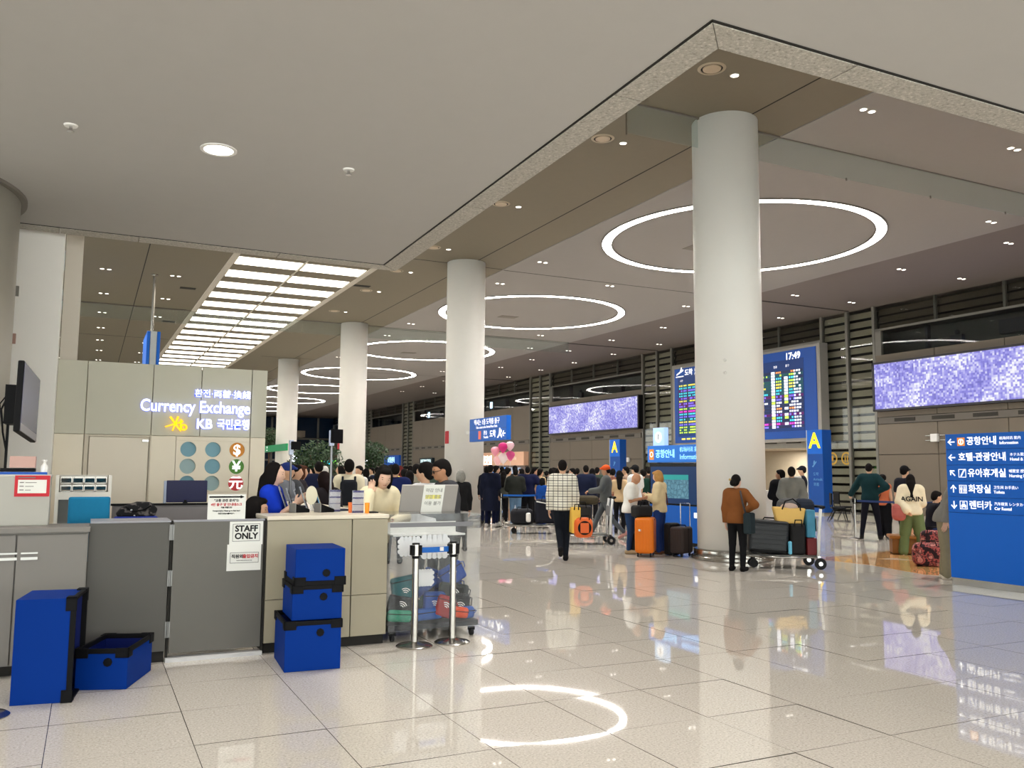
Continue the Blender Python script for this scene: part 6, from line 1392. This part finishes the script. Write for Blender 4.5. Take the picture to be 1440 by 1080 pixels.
# the queue in the middle
person(690, 25.0, 1.76, AW-15, 'person in a long navy coat at the left of the queue', (20,24,42), (20,26,54), style='short', coat=.45, wide=1.1, bulk=0.03, topn='coat', armR='bent', shoes=(210,205,200))
person(684, 26.5, 1.72, AW, 'dark-clothed person half behind the second column', (24,26,36), NV, style='short')
person(698, 25.6, 1.74, RI+20, 'dark-haired man in profile beside the long navy coat', (40,42,50), (26,32,60), style='short', shoes=(210,208,204))
person(708, 24.9, 1.58, AW-10, 'woman with long black hair in an olive grey jacket at the belt post', (88,90,82), BK, style='long', armR='bent', bulk=0.02, shoes=(220,214,204), topn='jacket')
person(715, 26.5, 1.68, RI+30, 'young person in a cream shirt and pale shorts in the queue', (232,214,188), (214,196,170), style='short', shorts=True, slv='short', shoes=(220,214,206))
person(706, 28.5, 1.72, AW, 'black-haired person behind the cream shirt', (60,58,60), BK)
person(725, 25.2, 1.66, AW, 'man in a dark olive jacket and light blue jeans at the belt', (44,46,42), (104,134,164), style='short', armR='fold', armL='fold', wide=1.12, bulk=0.03, topn='jacket', shoes=(200,196,190))
person(724, 28, 1.76, AW+10, 'tall dark-haired man behind the blue jeans', (70,66,66), BK)
person(742, 25.4, 1.72, AW, 'broad man in a navy polo shirt at the blue belt', (24,28,60), BK, style='crop', wide=1.2, slv='short', armR='hip', bulk=0.03)
person(752, 27, 1.70, RI, 'man in profile behind the navy polo shirt', (110,50,60), BK, style='short')
person(760, 26.5, 1.66, RI+40, 'person in a beige shirt right of the navy polo shirt', (204,180,140), (90,84,76), style='short', armR='bent', slv='short')
person(763, 24.6, 1.40, RI+50, 'short person in a royal blue jacket left of the plaid shirt', (26,72,150), (22,52,112), style='bob', topn='jacket', wide=1.1)
for k, (px, d, f, c_, st, lb) in enumerate(((775, 27, AW, (40,40,44), 'short', 'dark-haired person just left of the plaid man\'s shoulder'), (784, 28, AW, (80,60,58), 'bob', 'brown-haired person behind the plaid man\'s head'), (805, 26, LF, (34,36,44), 'short', 'man in profile just right of the plaid man'), (833, 25.5, AW, (40,40,46), 'long', 'long-haired person between the navy jacket and the orange cap'), (862, 26, AW, (150,96,80), 'short', 'person partly hidden right of the orange cap'))):
    person(px, d, 1.68, f, lb, c_, BK, style=st)
person(824, 23.5, 1.76, AW, 'man in a navy jacket seen from behind left of the orange cap', (28,34,58), (34,40,60), style='crop', wide=1.08, bulk=0.02, topn='jacket')
person(871, 23, 1.62, AW, 'woman with black hair in a pale brown top near the far pylon', (206,178,138), BK, style='long', slv='short', armL='bent')
person(880, 26, 1.74, LF, 'man with glasses behind the bald man', (176,150,130), BK, style='short', glasses=True)
person(893, 22.5, 1.76, LF-40, 'man in a white shirt and black cap behind the couple', (226,224,220), (30,30,36), style='crop', cap=(28,28,30), slv='short', bulk=0.02)
person(904, 24.5, 1.66, LF-60, 'person in a dark green shirt behind the blonde woman', (24,54,44), BK, style='short', armR='bent')
# the main figures
pm = person(791, 15.8, 1.80, AW, 'man in a white and black plaid shirt walking away with an orange bag', 'plaid_cloth', (22,26,34), style='crop', armR='carry', armL='down', legs='back', shoes=(28,28,30), bulk=0.012, wide=1.05) if plaid() else None
cm = person(852, 21.0, 1.74, LF, 'man in a grey jacket and orange cap striding left', (94,96,96), (84,88,92), style='crop', cap=(226,92,44), armR='push', armL='push', legs='stride', skin='b', bulk=0.02, topn='jacket', shoes=(206,150,140))
bm = person(885, 17.3, 1.60, RI-5, 'bald man in a white t-shirt and blue jeans looking at papers', (236,234,228), (36,60,98), style='bald', armR='bent', armL='bent', head=(0,28), lean=6, slv='short', skin='b', detail=True, faceparts=True, wide=1.15, bulk=0.02, shoes=(160,140,110), topn='t_shirt')
bw = person(927, 17.4, 1.62, LF-18, 'blonde woman in a cream vest and blue flared jeans', (228,208,166), (34,56,110), hair=(186,140,84), style='bob', armR='bent', armL='bent', head=(0,14), skin='c', bulk=0.02, baggy=0.014, topn='sweater', shoes=(110,74,54))
strap_on(bw, [(-.13,.1,1.46),(-.15,-.09,1.45),(0,-.155,1.25),(.16,-.13,1.02)], .012, cloth((112,66,44)))
bk = person(1035, 14.75, 1.555, AW-20, 'woman in a brown suede jacket and black trousers beside the big column', (122,74,38), (20,20,22), style='bun', armL='down', armR='hip', head=(-12,4), skin='c', bulk=0.012, topn='jacket', shoes=(20,18,18))
strap_on(bk, [(.10,.09,1.45),(.11,-.10,1.46),(.17,-.16,1.25),(.23,-.12,0.98)], .016, cloth((70,66,66)))
pack_on(bk, (.26,-.08,.88), (.13,.24,.34), cloth((38,48,52)), 'shoulder_bag', .03)
MB().ball(tuple(Vector(o_info[bk.name]['Hd']((-.07,-.11,1.66)))*o_info[bk.name]['S']), .022, 10).build('hair_clip', mat('clip_gold', (200,170,110), 0.3, 0.5), bk, True)
person(1097, 20.5, 1.66, LF-60, 'man in a black jacket with folded arms at the gate desk', (26,26,30), (24,24,28), style='short', armR='fold', armL='fold', head=(40,0), skin='b', bulk=0.03)
person(1113, 19.7, 1.72, AW, 'man in a grey jacket at the gate desk, hands behind him', (124,124,118), (60,62,64), style='short', armR='behind', armL='behind', wide=1.05, bulk=0.02, topn='jacket')
person(1128, 25.5, 1.78, LF, 'guard in a dark uniform and cap behind the gate desk', (30,32,42), (28,30,38), style='crop', cap=(26,28,36), armR='bent')
person(1222, 23.1, 1.84, AW-8, 'man in a dark green sweater holding a belt post', (22,50,54), (24,24,34), style='crop', armL='reach', armR='hip', legs='wide', topn='sweater', bulk=0.02)
ok_ = person(1241, 23.7, 1.56, AW-20, 'child in an orange vest and wide black trousers beside the man in green', (204,112,76), (20,20,24), style='curly', slv='none', baggy=0.03, bulk=0.02, shoes=(40,40,44))
strap_on(ok_, [(.1,-.08,1.44),(-.05,-.15,1.15),(-.14,-.13,1.0)], .012, cloth((90,50,34)))
person(1272, 21.0, 1.76, AW-35, 'man in a black cap, dark shirt and black shorts at the right', (28,28,36), (26,26,30), style='crop', cap=(24,24,26), slv='short', shorts=True, baggy=0.02, shoes=(216,212,206))
ag = person(1280, 19.0, 1.58, AW+4, 'woman in a cream AGAIN sweatshirt and green trousers with a pink bag', (234,222,192), (104,120,80), style='long', armL='behind', armR='bent', baggy=0.035, bulk=0.04, legs='wide', lean=6, shoes=(214,206,196), topn='sweatshirt')
I_ = o_info[ag.name]
for s_, z_, sz in (('AGAIN', 1.20, .13),):
    text(s_, sz, (0,0,0), '-y', cloth((40,40,40)), ag, 'CENTER', .003, M=Matrix.Translation(Vector(I_['U']((0,-.185,z_)))*I_['S']) @ Matrix(I_['RL'].tolist()).to_4x4() @ MY['-y'])
pack_on(ag, (-.27,-.1,.92), (.26,.2,.34), cloth((186,104,98)), 'pink_bag', .09)
strap_on(ag, [(-.15,.02,1.47),(-.2,-.12,1.3),(-.25,-.1,1.05)], .012, cloth((170,110,90)))
person(1305, 19.3, 1.66, AW-60, 'person in black seated on the bench, dark hair', (26,26,34), (38,50,86), style='short', legs='sit', lift=0.0, armR='low', armL='low', lean=14)
person(1318, 20.4, 1.60, AW-80, 'second person in dark blue seated on the bench beside the sign', (32,36,58), (30,40,80), style='short', legs='sit', lift=0.0, armR='low', armL='low', lean=24)
person(1326, 15.0, 1.74, RI+8, 'person in a grey jacket and khaki trousers stooping half behind the blue directory', (128,124,116), (138,128,104), style='short', lean=26, baggy=0.02, bulk=0.02, shoes=(216,204,186), topn='jacket')
# people further off in the crowd, told apart only by their place
far = [(398,24,AW,'half hidden by the booth wall edge'),(433,22,RI,'just right of the brown-haired person'),(440,26,AW,'below the bushy tree'),(478,24,LF,'left of the cream hooded top'),(485,30,AW,'behind the cream hooded top'),(515,26,AW,'between the grey-shirted man and the cream sweater'),(523,31,LF,'behind the cream sweater woman\'s head'),(530,27,AW,'above the cream sweater shoulder'),(547,30,AW,'left of the navy sweater, far back'),(571,29,RI,'behind the pale yellow top'),(583,31,AW,'far behind the grey beige jacket'),(591,27,LF,'behind the white shirt at the counter'),(607,24,AW,'behind the curly hair'),(616,27,AW,'between the curly hair and the man in glasses'),
       (687,31,RI,'behind the long navy coat'),(701,31,AW,'far behind the man in profile'),(713,30,AW,'behind the young person in cream'),(733,30,LF,'between the olive jacket and the navy polo shirt'),(746,31,AW,'far behind the navy polo shirt'),(757,31,AW,'behind the beige shirt'),(769,30,AW,'right of the beige shirt'),(779,33,RI,'behind the plaid collar on the left'),(799,31,AW,'behind the plaid collar on the right'),(812,30,AW,'left of the navy jacket'),(840,30,AW,'behind the orange cap'),(858,31,LF,'right of the orange cap, far back'),(876,31,AW,'behind the black-haired woman by the far pylon'),(912,30,AW,'left of the information kiosk')]
pal = [(34,34,40),(52,54,62),(84,84,88),(150,146,138),(40,48,76),(196,190,178),(72,60,54),(60,74,64)]
pn = ['black','slate grey','grey','beige','navy','cream','brown','dull green']
R_ = random.Random(11)
for k, (px, d, f, where) in enumerate(far):
    c_ = R_.randrange(8)
    person(px, d, R_.uniform(1.6,1.76), f+R_.uniform(-30,30), 'distant person in %s %s' % (pn[c_], where), pal[c_], R_.choice([BK,NV,(60,64,72)]), style=R_.choice(['short','short','crop','bob','long']), group='distant crowd in the arrivals hall')

# ------------------------------------------------------------------ lettering becomes plain mesh
bpy.context.view_layer.update()
dg = bpy.context.evaluated_depsgraph_get()
fonts = [o for o in sc.objects if o.type == 'FONT']
made = [(o, bpy.data.meshes.new_from_object(o.evaluated_get(dg))) for o in fonts]
for o, me in made:
    n = put(o.name + '_t', me, o.parent); n.matrix_local = o.matrix_local.copy()
    nm = o.name; bpy.data.objects.remove(o); n.name = nm
